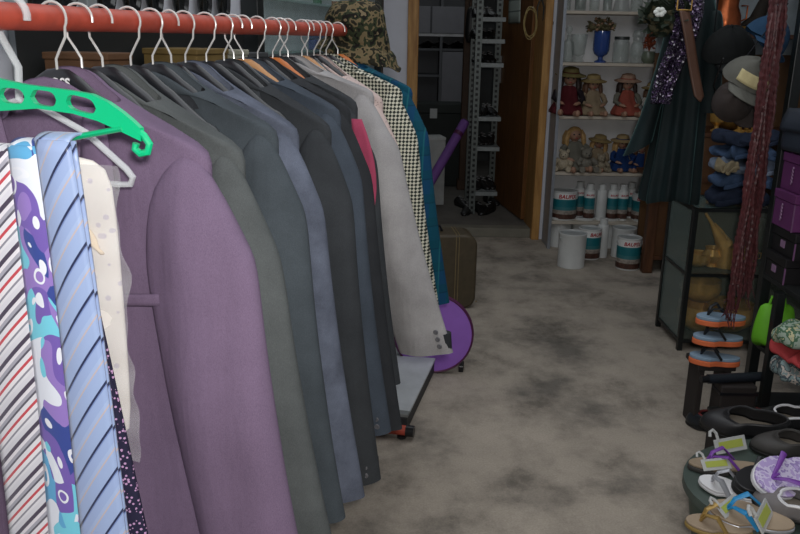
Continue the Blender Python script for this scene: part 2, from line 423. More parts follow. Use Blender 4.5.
def plaid_mat():
    t = NT('teal_plaid'); s = t.sep(t.coord())
    def band(o, f, w): return t.math('LESS_THAN', t.math('FRACT', t.math('MULTIPLY', o, f)), w)
    c = t.mix(t.math('MULTIPLY', band(s[0], 19, .45), .55), rgb(16, 74, 94), rgb(24, 62, 108))
    c = t.mix(t.math('MULTIPLY', band(s[2], 15, .4), .6), c, rgb(12, 70, 84))
    c = t.mix(t.math('MULTIPLY', band(s[2], 15, .06), .4), c, rgb(8, 40, 62))
    c = t.mix(t.math('MULTIPLY', band(s[0], 19, .07), .7), c, rgb(34, 104, 110))
    t.base(c); t.set(.9, 0, .2); return t.m
def print_mat(name, basec, spots, scale=70, thr=.28):
    t = NT(name); v = t.coord(scale=(1, .3, 1))
    x = t.n('ShaderNodeTexVoronoi'); x.inputs['Scale'].default_value = scale; t.l(v, x.inputs['Vector'])
    t.base(t.mix(t.math('LESS_THAN', x.outputs['Distance'], thr), basec, spots)); t.set(.85, 0, .2); return t.m
M_hound, M_plaid = check_mat(), plaid_mat()
M_pinkprint = print_mat('pale_pink_print', rgb(206, 186, 180), rgb(150, 130, 128), 160, .22)
M_speck = print_mat('black_speckled_white', rgb(200, 196, 192), rgb(60, 58, 62), 210, .30)

SPEC = [  # Y, label, material, options
 (1.10, 'purple suit jacket at the near end of the row, behind the ties', 'purple', dict(w=.226, slen=.70, length=.86, swing=.13, sw=.082, pocket=True, seed=1, tz=.0)),
 (1.205, 'dark slate-green jacket directly behind the purple one', 'slate', dict(w=.226, slen=.80, length=.90, swing=.17, sw=.066, seed=2, tz=-.012)),
 (1.345, 'charcoal blue-grey jacket with dark collar, third garment from the near end', 'charcoal', dict(w=.222, slen=.68, length=.84, swing=.12, seed=3, collar='darkcollar')),
 (1.455, 'faded denim-blue jacket with lighter mottled sleeve in mid row', 'denim', dict(w=.216, slen=.70, length=.80, swing=.13, seed=4, tz=-.012)),
 (1.61, 'black jacket with small grey cuff buttons hanging lowest in mid row', 'black', dict(w=.225, slen=.745, length=.78, swing=.10, buttons=4, seed=5, tz=-.018, lining='jet')),
 (1.70, 'ink-blue jacket with buttoned cuff just behind the black one', 'ink', dict(w=.216, slen=.70, length=.82, swing=.12, buttons=3, seed=6)),
 (1.775, 'near-black jacket showing a rose-pink strip beside its sleeve', 'jet', dict(w=.214, slen=.73, length=.80, swing=.13, seed=7, panel='rose')),
 (1.86, 'black jacket with an olive-green panel down its side', 'black', dict(w=.205, slen=.66, length=.74, swing=.12, seed=8, panel='olive')),
 (1.955, 'light grey jacket with long swung-out sleeve over the purple disc', 'grey', dict(tz=.022, w=.218, slen=.625, length=.72, swing=.27, sw=.068, seed=9, lining='jet', buttons=3, collar='grey')),
 (2.03, 'mid-grey jacket with black-speckled hem behind the light grey one', None, dict(w=.165, slen=.60, length=.80, swing=.13, seed=10, tz=-.02)),
 (2.14, 'pale pink printed jacket squeezed between grey and checked jackets', None, dict(w=.192, slen=.62, length=.74, swing=.13, seed=11, tz=-.018)),
 (2.24, 'black-and-cream houndstooth checked jacket near the far end', None, dict(w=.22, slen=.62, length=.70, swing=.15, seed=12, sw=.062, tz=.012)),
 (2.345, 'teal and blue plaid jacket, last garment at the far end', None, dict(w=.225, slen=.62, length=.70, swing=.15, seed=13, sw=.066, tz=.012)),
]
for Y, lab, mn, o in SPEC:
    o = dict(o)
    for k in ('collar', 'lining'):
        if k in o: o[k] = C[o[k]]
    if o.get('panel') == 'rose': o['panel'] = (C['rose'], .05, .36, .0, .0)
    if o.get('panel') == 'olive': o['panel'] = (C['olive'], .05, .40, -.075, .27)
    m = C[mn] if mn else {2.03: M_speck, 2.14: M_pinkprint, 2.24: M_hound, 2.345: M_plaid}[Y]
    jacket(Y, lab, m, **o)
HANG = [ # Y, label, material, options
 (1.10, 'black plastic hanger with white lettering inside the purple jacket', None),
 (1.205, 'glossy black hanger inside the slate-green jacket', None),
 (1.28, 'bare black hanger between the slate-green and charcoal jackets', None),
 (1.345, 'black hanger inside the charcoal blue-grey jacket', None),
 (1.405, 'bare black hanger just in front of the denim-blue jacket', None),
 (1.455, 'black hanger inside the faded denim-blue jacket', None),
 (1.535, 'bare black hanger behind the denim-blue jacket', None),
 (1.61, 'black hanger inside the black jacket with cuff buttons', None),
 (1.70, 'pale wooden hanger inside the ink-blue jacket', M_hwood),
 (1.775, 'black hanger inside the jacket with the rose-pink strip', None),
 (1.86, 'orange-brown wooden hanger in front of the light grey jacket', M_horange),
 (1.955, 'black hanger inside the light grey jacket', None),
 (2.05, 'beech hanger behind the light grey jacket', M_hwood),
 (2.14, 'black hanger inside the pale pink printed jacket', None),
 (2.24, 'black hanger inside the houndstooth jacket', None),
 (2.345, 'orange beech hanger inside the teal plaid jacket at the rail end', M_horange),
 (1.155, 'narrow bare black hanger between the purple and slate-green jackets', None),
 (1.655, 'narrow bare black hanger between the black and ink-blue jackets', None),
 (1.905, 'narrow bare black hanger just before the light grey jacket', None),
 (2.09, 'narrow bare black hanger before the pale pink jacket', None),
 (2.19, 'narrow bare black hanger before the houndstooth jacket', None),
]
first = None
for i, (Y, lab, hm) in enumerate(HANG):
    bare = 'bare' in lab
    h = hanger(Y, lab, hm, flip=(1, -1, 1, 1, -1, 1, 1, 1, -1, 1, 1, -1, 1, 1, 1, -1, -1, -1, 1, -1, 1)[i], w=.11 if 'narrow' in lab else .15 if bare else .185, yaw=(-.16, .10, .0, .22, -.2)[i % 5]*(1.2 if bare else .18), thick=1.2 if hm else 1)
    if i == 0:
        vs, fs = text('BOSS', .017, 0, .0006)
        k = Matrix.Translation((.006, -.0105, -.083)) @ Matrix.Rotation(PI/2, 4, 'X')
        MB().add([k @ v for v in vs], fs).build('lettering', mat('white_print', rgb(232, 232, 232), .6, var=0), h, False)['label'] = 'white BOSS lettering'
# two clear plastic hangers at the near end; one carries the bagged shirt
def clear_hanger(Y, label, z, tilt, cm):
    h = empty('clear_hanger', rail(Y)+Vector((0, 0, 0)), label, 'hanger', RZ, 'clear hangers at the near end')
    hk = MB(); hk.tube([(0, 0, -.10), (.004, 0, -.06), (-.012, 0, -.03)]+[(.024*math.cos(a), 0, .024*math.sin(a)) for a in [PI+.3-i*(PI+.5)/12 for i in range(13)]], .0055, 8, .004).build('hook', cm, h)
    fr = MB()
    for sx in (-1, 1):
        fr.tube([(0, 0, -.10), (sx*.03, 0, -.108), (sx*.09, 0, -.137), (sx*.142, 0, -.180), (sx*.150, 0, -.190), (sx*.146, 0, -.199), (sx*.13, 0, -.200)], .005, 8, .004)
    fr.tube([(-.13, 0, -.198), (.13, 0, -.200)], .004, 8)
    fr.build('frame', cm, h); return h
M_smoke = glass('smoked_plastic', rgb(190, 196, 198), .45, .08)
clear_hanger(1.02, 'clear plastic hanger carrying the bagged white shirt', 0, 0, M_clear)
# white shirt in its plastic bag, hung from that clear hanger
sb = empty('bagged_shirt', rail(1.02)+Vector((.010, 0, .042)), 'folded white dotted shirt in a clear plastic bag, hung behind the ties', 'shirt', RZ)
M_shirt = print_mat('white_dotted_cotton', rgb(240, 234, 226), rgb(214, 206, 214), 60, .22)
MB().rings([[Vector((.04+W*math.copysign(abs(math.cos(a))**.5, math.cos(a)), .0+T*math.sin(a)-.01, z)) for a in [2*PI*i/28 for i in range(28)]] for W, T, z in ((.03, .006, -.208), (.074, .010, -.215), (.078, .013, -.27), (.078, .014, -.42), (.076, .013, -.56), (.07, .004, -.60))]).build('shirt', M_shirt, sb, sub=1, angle=180)
MB().grid(lambda u, v: Vector((.045+(v*.06)+(u-.5)*.035*(math.sin(PI*min(.97, v+.08))), -.026-.003*math.sin(u*PI), -.272-v*.055)), 6, 10).build('collar_tab', cloth('ecru_cloth', rgb(236, 214, 180)), sb, solid=.003)
MB().grid(lambda u, v: Vector((.04+(u-.5)*.19+.003*math.sin(v*22), -.028+.006*math.sin(u*9+v*14)+.004*math.sin(v*40), -.215-v*.40)), 24, 40).build('plastic_bag', glass('bag_film', rgb(240, 240, 240), .26, .1), sb)

# --- green tie hanger with its four ties
M_green = mat('green_plastic', rgb(0, 190, 128), .35, var=.04)
YT = .93
GT = rail(YT)+Vector((.014, -.003, .010))
gh = empty('green_tie_hanger', GT, 'bright green plastic hanger with oval slots carrying the neckties', 'hanger', RZ)
TT = [(0, -.073), (.037, -.079), (.067, -.084), (.126, -.089), (.15, -.092), (.17, -.100), (.186, -.110), (.198, -.119), (.207, -.127)]
TB = [(0, -.118), (.037, -.114), (.082, -.110), (.126, -.114), (.156, -.121), (.18, -.130), (.207, -.141)]
gtop = lambda x: interp(x, TT); gbot = lambda x: interp(x, TB)
holes = [(c*s, r) for c, r in ((.051, .0155), (.091, .0155), (.137, .0175)) for s in (1, -1)]
def plate():        # plate with oval slots: strips above and below each slot
    bm = MB(); d = .008; seg = 240; rows = []
    for i in range(seg+1):
        x = -.207+.414*i/seg; t, b = gtop(x), gbot(x); m = (t+b)/2; hh = 0
        for c, r in holes:
            if abs(x-c) < r: hh = .0085*(1-((x-c)/r)**4)**.5
        rows.append((x, t, m+hh, m-hh, b))
    for a in range(seg):
        (x0, t0, u0, l0, b0), (x1, t1, u1, l1, b1) = rows[a], rows[a+1]
        for (p, q, r_, s_) in ((t0, u0, u1, t1), (l0, b0, b1, l1)):
            bm.add([Vector((x0, y, z)) for y in (-d/2, d/2) for z in (p, q)]+[Vector((x1, y, z)) for y in (-d/2, d/2) for z in (s_, r_)],
                   [(0,1,5,4),(2,6,7,3),(0,4,6,2),(1,3,7,5)])
    return bm
plate().build('slotted_plate', M_green, gh, angle=35)
for sx in (1, -1):
    MB().tube([(sx*x, 0, z) for x, z in ((.198, -.128), (.209, -.135), (.215, -.144), (.212, -.153), (.203, -.155), (.197, -.150), (.199, -.144))], .0042, 8).build('end_hook', M_green, gh)
bar_z = lambda x: interp(x, [(0, -.163), (.08, -.150), (.13, -.139), (.185, -.128)])
bt = MB()
for sx in (1,): bt.tube([(x, 0, bar_z(x)) for x in [-.185+.37*i/30 for i in range(31)]], .0035, 8, .0065, up=(0, 1, 0))
bt.build('tie_bar', M_green, gh)
MB().tube([(0, 0, -.09)]+hook_pts(r=.0225)[1:], .004, 8).build('hook', M_green, gh)

def stripe_mat(name, basec, stripes, ang, freq):
    t = NT(name); s = t.sep(t.coord(rot=(0, ang, 0)))
    f = t.math('FRACT', t.math('MULTIPLY', s[0], freq))
    t.base(t.ramp(f, stripes, 'CONSTANT')); t.set(.4, 0, .5); t.b.inputs['Sheen Weight'].default_value = .2; return t.m
M_t1 = stripe_mat('tie_red_black_stripe', None, [(0, rgb(214, 214, 222)), (.14, rgb(74, 66, 84)), (.26, rgb(226, 224, 230)), (.36, rgb(168, 168, 180)), (.46, rgb(90, 88, 100)), (.52, rgb(224, 224, 230)), (.66, rgb(196, 74, 84)), (.74, rgb(232, 230, 234)), (.86, rgb(140, 140, 152)), (.92, rgb(222, 222, 228))], -.75, 26)
M_t3 = stripe_mat('tie_light_blue_stripe', None, [(0, rgb(152, 172, 212)), (.30, rgb(160, 180, 216)), (.42, rgb(190, 176, 178)), (.47, rgb(154, 174, 212)), (.88, rgb(36, 44, 78)), (.96, rgb(120, 140, 190))], -.58, 30)
def paisley():
    t = NT('tie_blue_purple_swirl'); v = t.coord(scale=(1, .2, .6))
    nn = t.n('ShaderNodeTexNoise'); nn.inputs['Scale'].default_value = 14; nn.inputs['Detail'].default_value = 1; t.l(v, nn.inputs['Vector'])
    w = t.mix(.12, v, nn.outputs['Color'])
    x = t.n('ShaderNodeTexVoronoi'); x.inputs['Scale'].default_value = 38; t.l(w, x.inputs['Vector'])
    g = t.sep(x.outputs['Color'])
    c = t.ramp(g[0], [(0, rgb(118, 96, 176)), (.22, rgb(96, 170, 214)), (.42, rgb(226, 232, 242)), (.58, rgb(150, 124, 196)), (.74, rgb(120, 206, 226)), (.88, rgb(60, 78, 150))], 'CONSTANT')
    rngs = t.math('LESS_THAN', t.math('ABSOLUTE', t.math('SUBTRACT', x.outputs['Distance'], .33)), .05)
    t.base(t.mix(rngs, c, rgb(232, 236, 244))); t.set(.4, 0, .5); return t.m
M_t2 = paisley(); M_t4 = print_mat('tie_dark_polka', rgb(40, 38, 60), rgb(190, 150, 190), 190, .30)
def tie(x, label, m, w0, w1, length, dy, lean=0, z0=-.186):
    base = Matrix.Translation(GT) @ Matrix.Rotation(RZ, 4, 'Z')
    z0 = bar_z(x)-.004
    t = empty('necktie', base @ Vector((x, 0, 0)), label, 'necktie', RZ, 'neckties on the green hanger')
    # front blade: hangs from the bar to a pointed tip
    def front(u, v):
        W = w0+(w1-w0)*min(1, v/.92); tip = 0
        z = z0+.006-v*length
        if v > .93: W *= max(.02, (1-v)/.07)
        return Vector((lean*v+(u-.5)*W, -.010+dy-.006*math.sin(u*PI)-.004*math.sin(v*6+x*30), z))
    MB().grid(front, 8, 60).build('front_blade', m, t, solid=.003)
    MB().grid(lambda u, v: Vector(((u-.5)*w0, .011*math.cos(PI+PI*v)*1.0+dy*(1-v), z0+.004+.007*math.sin(PI*v))), 6, 8).build('fold', m, t, solid=.003)
    MB().grid(lambda u, v: Vector((lean*.9*v+(u-.5)*(w0*.9+.01*v)*(1 if v < .95 else max(.02, (1-v)/.05)), .004+dy+.002*math.sin(v*5), z0+.004-v*length*.86)), 6, 30).build('tail_blade', m, t, solid=.003)
    return t
tie(.022, 'red, black and white diagonally striped necktie, leftmost on the green hanger', M_t1, .058, .090, .80, -.002, -.010)
tie(.074, 'necktie with purple, blue and white swirl print, between two striped ties', M_t2, .038, .076, .80, -.010, .004)
tie(.114, 'light blue necktie with thin navy diagonal stripes, on the green hanger', M_t3, .043, .074, .80, -.018, .030)
tie(.084, 'dark purple necktie with tiny pink dots, peeking out beside the blue tie', M_t4, .020, .06, .78, .012, .100)

# ================================================================== SMALLER THINGS ON THE LEFT
# camouflage hat on the far end of the rail
def camo_mat():
    t = NT('camouflage_cloth'); v = t.coord()
    a = t.ramp(t.noise(v, 24, 2), [(0, rgb(40, 38, 28)), (.42, rgb(112, 98, 72)), (.50, rgb(48, 54, 36)), (.57, rgb(26, 24, 20)), (.66, rgb(120, 106, 82))], 'CONSTANT')
    t.base(a); t.set(.9, 0, .2); t.bump(t.noise(v, 18, 4), .8, .01); return t.m
M_camo = camo_mat()
hp_ = rail(2.46); ht = empty('camouflage_hat', (hp_.x, hp_.y, H-.005), 'crumpled brown-green camouflage hat with a floppy brim on the far rail end', 'hat', RZ); ht.scale = (.82,)*3
def hatring(r, z, ax=1, k=0):
    return [Vector((.03+r*1.12*math.cos(a)+.006*nz(math.cos(a)*2, k, z*20), r*math.sin(a)*.9+.006*nz(math.sin(a)*3, z*18, k), z-.22*r*math.cos(a)*ax+.006*nz(math.cos(a)*4, math.sin(a)*4, k))) for a in [2*PI*i/30 for i in range(30)]]
MB().rings([hatring(.098, -.02), hatring(.10, .01, .8, 1), hatring(.104, .045, .6, 2), hatring(.098, .08, .5, 3), hatring(.08, .108, .5, 4), hatring(.05, .125, .4, 5), hatring(.012, .128, .2, 6)], cap0=False).build('crown', M_camo, ht, sub=1, angle=180)
MB().rings([hatring(.098, -.015, 1), hatring(.118, -.035, 1.1, 2), hatring(.142, -.062, 1.2, 3), hatring(.146, -.07, 1.2, 4)], cap0=False, cap1=False).build('brim', M_camo, ht, solid=.004, sub=1, angle=180)

# low box under the far end of the rail
bx = P(399, 428, 2.52); lb = empty('low_box', (mid.x+.125, mid.y-.0+.025, 0), 'long low box with pale grey top and black end on the floor under the rail', 'box', RZ)
MB().box((-.14, 0, .0), (.075, .62, .05)).build('base', mat('box_black', rgb(44, 46, 48), .6), lb, False, .003)
MB().box((-.143, .03, .05), (.078, .64, .062)).build('lid', mat('box_grey_top', rgb(186, 190, 192), .6), lb, False, .003)
MB().box((-.143, .0, .05), (.078, .03, .062)).build('lid_edge', mat('box_grey_edge', rgb(120, 124, 122), .6), lb, False, .002)

# purple round tray standing on edge behind the box
M_purp = mat('purple_plastic', rgb(150, 98, 196), .5, var=.06); M_purpr = mat('purple_rim', rgb(86, 32, 74), .45)
dc = PZ(432, 371, 0)
pd = empty('round_tray', (dc.x, dc.y, 0), 'round purple tray with dark rim standing on edge under the grey sleeve', 'tray', -.12)
rd = 40*dc.y*1.08/800
Mx = Matrix.Translation((0, 0, rd)) @ Matrix.Rotation(PI/2-.10, 4, 'X')
MB().lathe([(0, .004), (rd-.008, .004), (rd-.008, -.008), (0, -.008)], 48, M=Mx).build('face', M_purp, pd)
MB().lathe([(rd-.008, .006), (rd-.003, .008), (rd, .004), (rd, -.014), (rd-.004, -.018), (rd-.008, -.012), (rd-.008, .006)], 48, M=Mx).build('rim', M_purpr, pd)
MB().cbox((.115, .035, .013), (.02, .06, .026)).build('foot', M_black, pd, False, .003)

# old brown suitcase on the floor
M_case = mat('brown_leatherette', rgb(72, 62, 44), .55, var=.2, scale=30, bump=.2, bscale=150)
sp = PZ(458, 309, 0)
su = empty('suitcase', (sp.x, sp.y, 0), 'old dark brown suitcase standing upright with vertical stitched band', 'suitcase', .10)
def rr_poly(x0, z0, x1, z1, r, n=6):
    out = []
    for cx, cz, a0 in ((x1-r, z1-r, 0), (x0+r, z1-r, PI/2), (x0+r, z0+r, PI), (x1-r, z0+r, 1.5*PI)):
        for i in range(n+1):
            a = a0+PI/2*i/n; out.append((cx+r*math.cos(a), cz+r*math.sin(a)))
    return out
X90 = Matrix.Rotation(PI/2, 4, 'X')
SH = .375
MB().prism(rr_poly(-.36, 0, .085, SH, .06), -.17, X90).build('shell', M_case, su, bevel=.012)
for o in (-.022, -.008): MB().box((o, -.004, .012), (o+.003, .002, SH-.01)).box((o, 0, SH-.004), (o+.003, .17, SH+.003)).build('stitched_band', mat('tan_stitch', rgb(130, 112, 76), .6), su, False)
MB().tube([(.04+.05*math.cos(a), .0-.006, .04) for a in (0, .01)]+[(.085, -.004, .04)], .004, 6).build('corner_guard', MATS['tan_stitch'], su)
MB().tube([(-.2, .085, SH), (-.19, .085, SH+.025), (-.09, .085, SH+.025), (-.08, .085, SH)], .008, 8).build('handle', M_black, su)

# left wall: hanging oval trays, display cabinet, shelf below
LW = lambda px, py, o=0: (lambda Y: P(px, py, Y))(( .7078+.58-o)/(.2222-(px-400)/800.0*1.0)) # on the left wall (small-angle)
def lwall(px, py, o=.02):
    d = ray(px, py); c = -(.7078+.58-o)
    # solve x = c + .2222 y
    k = c/(d.x-.2222*d.y); return Vector((0, 0, H))+d*k
wz = math.atan2(1, .2222)          # direction along the wall
M_gloss = mat('black_gloss', rgb(14, 16, 16), .12, spec=.8, var=.1)
ovals = [(35, 6, .13), (64, 4, .13), (104, 3, .125), (130, 6, .12), (153, 4, .12), (179, 6, .12), (203, 8, .12), (222, 6, .11)]
names = ['nearest the camera', 'second in the row', 'right of the grey upright', 'fourth in the row', 'fifth in the row',
         'third from the cabinet', 'second from the cabinet', 'next to the glazed cabinet']
for (px, py, h_), nm in zip(ovals, names):
    q = lwall(px, 12+px*.05, .012)+Vector((0, 0, .052*1.5))
    o = empty('oval_tray', q, 'glossy black oval tray hung on the grey wall, '+nm, 'tray', wz, 'black oval trays on the wall')
    Mo = Matrix.Rotation(PI/2, 4, 'X')
    MB().lathe([(0, 0), (.04, 0), (.048, .006), (.052, .012), (.048, .012), (.04, .004), (0, .004)], 28, M=Mo, sy=1.5).build('dish', M_gloss, o)
    MB().tube([(0, -.004, .074), (0, .008, .10)], .003, 6).build('wall_hook', MATS['old_iron'], o)
M_upr = mat('grey_upright', rgb(150, 156, 158), .5, .3)
for (px, lab) in ((16, 'thin grey metal upright on the left wall nearest the camera'), (87, 'thin grey metal upright on the left wall behind the second hanger')):
    q = lwall(px, 60, .0); o = empty('shelf_upright', (q.x, q.y, 0), lab, 'upright', wz, 'grey uprights on the left wall')
    MB().box((-.022, -.03, 0), (.022, -.004, 2.3)).build('rail', M_upr, o, False, .002)
    for k in range(3): MB().box((-.012, -.16, .5+k*.32), (.012, -.03, .53+k*.32)).build('bracket', M_upr, o, False, .002)
# dark shelf cupboard along the wall beneath eye level
q0, q1 = lwall(5, 60, 0), lwall(236, 60, 0); lenw = (q1-q0).length
dcab = empty('low_cupboard', (q0.x, q0.y, 0), 'dark open cupboard along the left wall behind the jackets', 'cupboard', wz)
M_dk = mat('dark_laminate', rgb(34, 36, 36), .5)
MB().box((0, -.034, 0), (lenw, -.032, 1.31)).build('back_panel', M_dk, dcab, False)
for z in (.02, .42, .82, 1.12): MB().box((0, -.26, z), (lenw, -.034, z+.02)).build('shelf', M_dk, dcab, False)
for k in range(4): MB().box((lenw*k/3-.012, -.265, 0), (lenw*k/3+.012, -.036, 1.16)).build('side_panel', M_dk, dcab, False)
wdir = Vector((math.cos(wz), math.sin(wz), 0)); wnor = Vector((math.sin(wz), -math.cos(wz), 0))
for px, wd, hh, c, lab in ((143, .20, .085, (118, 96, 50), 'ochre cardboard box on the dark cupboard behind the hangers'), (35, .10, .08, (96, 66, 40), 'small brown box on the dark cupboard near the clear hanger'), (196, .15, .07, (70, 72, 74), 'dark grey box on the dark cupboard left of the display cabinet'), (180, .05, .08, (170, 168, 150), 'narrow cream carton standing on the dark cupboard')):
    q = lwall(px, 60, 0); b0 = Vector((q.x, q.y, 1.14))+wnor*.14
    o = empty('carton', b0, lab, 'box', wz, 'boxes on the dark cupboard')
    mm = mat('carton_%d' % px, rgb(*c), .75)
    MB().box((-wd/2, -.08, 0), (wd/2, .08, hh)).build('tray', mm, o, False, .003)
    MB().box((-wd/2-.003, -.083, hh), (wd/2+.003, .083, hh+.016)).build('lid', mm, o, False, .003)
# glazed display cabinet on the left wall
c0, c1 = lwall(243, 10, 0), lwall(371, 10, 0); cl = (c1-c0).length
dcb = empty('display_cabinet', (c0.x, c0.y, 0), 'dark-framed glazed display cabinet with bottles at the far left wall', 'cabinet', wz)
zb, zt_ = 1.22, 1.95
MB().box((0, -.03, .3), (cl, -.004, zt_)).build('back_panel', mat('cab_back', rgb(150, 162, 166), .8), dcb, False)
M_cf = mat('cabinet_frame', rgb(34, 38, 38), .4)
for x in (0, cl): MB().box((x-.03, -.07, 0), (x+.03, -.004, zt_)).build('frame_post', M_cf, dcb, False, .002)
for z in (.3, .75, zb, 1.42, zt_): MB().box((0, -.068, z-.009), (cl, -.006, z)).build('shelf', glass('shelf_glass', rgb(150, 180, 176), .6), dcb, False)
MB().box((.03, -.069, zb), (cl-.03, -.066, zt_)).build('glass_pane', glass('pane_glass', rgb(190, 210, 205), .12, .05), dcb, False)
M_bot = {'green': glass('green_bottle', rgb(30, 110, 70), .85, .1), 'teal': mat('turquoise_gloss', rgb(40, 190, 170), .3), 'clear': glass('clear_glass', rgb(190, 205, 200), .35, .05), 'amber': glass('amber_bottle', rgb(140, 90, 30), .8, .1)}
proto = None
for k, (f, mk, lab) in enumerate(((.2, 'green', 'dark green bottle first in the display cabinet'), (.4, 'green', 'green bottle with pale base in the display cabinet'), (.55, 'amber', 'amber bottle in the display cabinet beside the green ones'), (.78, 'teal', 'turquoise cup in the display cabinet left of the camouflage hat'))):
    b0 = Vector((c0.x, c0.y, 1.42))+wdir*cl*f+wnor*.035
    o = empty('bottle' if mk != 'teal' else 'cup', b0, lab, 'bottle' if mk != 'teal' else 'cup', 0, 'glassware in the display cabinet'); o.scale = (.58, .58, .8)
    if mk != 'teal':
        MB().lathe([(0, 0), (.045, 0), (.047, .01), (.047, .13), (.04, .16), (.016, .19), (.015, .24), (.017, .245), (0, .245)], 18).build('bottle_body', M_bot[mk], o)
        MB().lathe([(0, .246), (.018, .246), (.018, .27), (0, .272)], 12).build('cap', M_black, o)
        MB().lathe([(.048, .03), (.0483, .03), (.0483, .10), (.048, .10)], 18).build('paper_label', M_paper, o)
    else:
        MB().lathe([(0, 0), (.05, 0), (.055, .01), (.07, .12), (.066, .12), (.05, .015), (0, .012)], 18).build('bowl', M_bot[mk], o)
        MB().tube([(.06, 0, .09), (.095, 0, .085), (.095, 0, .045), (.056, 0, .03)], .006, 8).build('handle', M_bot[mk], o)
bb = Vector((c0.x, c0.y, zb))+wdir*cl*.52+wnor*.034
o = empty('blue_box', bb, 'flat dark blue case on the lower glass shelf of the display cabinet', 'case', wz)
MB().box((-.32, -.028, 0), (.32, .028, .045)).build('case_body', mat('blue_case', rgb(30, 56, 130), .5), o, False, .006)
MB().box((-.32, -.028, .047), (.32, .028, .075)).build('case_lid', mat('blue_case_lid', rgb(40, 62, 118), .5), o, False, .006)

# ================================================================== BACK SHELF WITH PAINT, DOLLS AND GLASS
YS = 4.95; YK = YB-.012
A = P(549, 238, YS); Bq = P(651, 238, YS); X0, X1 = A.x, Bq.x+.02
sh = empty('display_shelf', (X0, YS, 0), 'white-backed shelf against the rear wall holding glass, dolls and paint tins', 'shelf')
MB().box((0, YK-YS-.012, 0), (X1-X0, YK-YS, 2.1)).build('back_panel', mat('white_board', rgb(238, 238, 238), .8, var=.04), sh, False)
M_alu = mat('aluminium_edge', rgb(150, 156, 164), .4, .5)
for x in (0, X1-X0): MB().box((x-.009, -.004, 0), (x+.009, .016, 2.1)).box((x-.006, .016, 0), (x+.006, YK-YS-.013, 2.1)).build('side_frame', M_alu, sh, False)
SZ = {}
for k, (py) in enumerate((222, 173, 116.5, 63, 11, -40)):
    z = P(600, py, YS).z; SZ[k] = z
    MB().box((.0, -.002, z-.018), (X1-X0, YK-YS-.013, z)).build('shelf_board', M_shelfw, sh, False, .002)
# paint tins
M_tin = mat('white_tin', rgb(206, 208, 206), .4, spec=.5, var=.06); M_tinrim = mat('tin_rim', rgb(176, 180, 180), .4, .15)
M_redtx = mat('red_lettering', rgb(176, 24, 36), .5, var=0); M_teal = mat('teal_label', rgb(30, 108, 116), .5, var=.15, scale=30)
def label_mat():
    t = NT('paint_label'); s = t.sep(t.coord()); 
    c = t.ramp(s[2], [(0, rgb(90, 60, 50)), (.035, rgb(170, 160, 150)), (.06, rgb(60, 120, 126)), (.085, rgb(24, 110, 120)), (.13, rgb(34, 122, 126)), (.137, rgb(228, 228, 226))], 'CONSTANT')
    n1 = t.ramp(t.noise(t.coord(), 55, 3), [(.4, (.5,)*3), (.6, (1, 1, 1))])
    low = t.math('LESS_THAN', s[2], .06); t.base(t.mix(t.math('MULTIPLY', low, .8), c, t.mix(1, c, n1, 'MULTIPLY'))); t.set(.45); return t.m
M_label = label_mat()
TXT = text('BAUFIX', .040, .2, .0012)
def tin_proto(r, h, brand, bail=True, tall=False):
    t = bpy.data.objects.new('paint_tin' if not tall else 'paint_bottle', None); COL.objects.link(t)
    if tall: prof = [(0, 0), (r, 0), (r, h*.8), (r*.96, h*.82), (r*.9, h*.84), (0, h*.84)]
    else: prof = [(0, 0), (r*.97, 0), (r, .004), (r*.985, .01), (r*1.0, h*.5), (r*1.02, h-.012), (r*1.04, h-.008), (r*1.04, h-.002), (r*.98, h), (r*.96, h-.008), (0, h-.008)]
    MB().lathe(prof, 28).build('tin_body' if not tall else 'bottle_body', M_tin, t)
    if tall: MB().lathe([(0, h*.842), (r*.7, h*.842), (r*.7, h), (r*.6, h*1.0), (0, h)], 18).build('cap', M_tin, t)
    else: MB().lathe([(0, h-.0075), (r*.8, h-.0075), (r*.82, h-.004), (r*.93, h-.004), (r*.95, h-.0075)], 28).build('lid', M_tinrim, t)
    if brand:
        lo, hi = h*.05, h*(.95 if not tall else .8)
        sc_ = (hi-lo)/.185
        mb = MB().lathe([(r*1.003, 0), (r*1.022 if not tall else r*1.003, (hi-lo)/sc_)], 32)
        mb.v = [(x*(1/1), y, z) for x, y, z in mb.v]; mb.f = [f for f in mb.f if len(f) == 4]; mb.mi = [0]*len(mb.f)
        lb_ = mb.build('printed_label', M_label, t); lb_.location = (0, 0, lo); lb_.scale = (1.004, 1.004, sc_)
        vs, fs = TXT; k = min(1, r*1.75/.16) if not tall else r*2.0/.16
        R_ = r*1.032 if not tall else r*1.02
        vz = lo+(hi-lo)*.86
        out = [Vector((R_*math.sin(v.x*k/R_), -R_*math.cos(v.x*k/R_), vz+v.y*k)) for v in vs]
        MB().add(out, fs).build('brand_lettering', M_redtx, t, False)['label'] = 'red BAUFIX lettering'
    if bail and not tall:
        MB().tube([(r*1.05*math.cos(a), -.012-.02*math.sin(a)*1, h*.86-math.sin(a)*h*.28) for a in [PI*i/14 for i in range(15)]], .002, 6).build('bail_handle', M_tinrim, t)
        for s in (-1, 1): MB().sphere((s*r*1.05, -.006, h*.86), .006, 8, 5).build('ear', M_tinrim, t)
    return t
BIG, MED, TALL, PLAIN, WTALL = tin_proto(.081, .185, True), tin_proto(.068, .19, True), tin_proto(.034, .23, True, tall=True), tin_proto(.079, .205, False), tin_proto(.033, .23, False, tall=True)
used = set()
def put(proto, loc, label, cat, group, rz=0, s=1):
    if proto.name in used: o = dup(proto, loc, (0, 0, rz), None, None, s)
    else:
        used.add(proto.name); o = proto; o.location = loc; o.rotation_euler = (0, 0, rz); o.scale = (s,)*3
    return tag(o, label, cat, group)
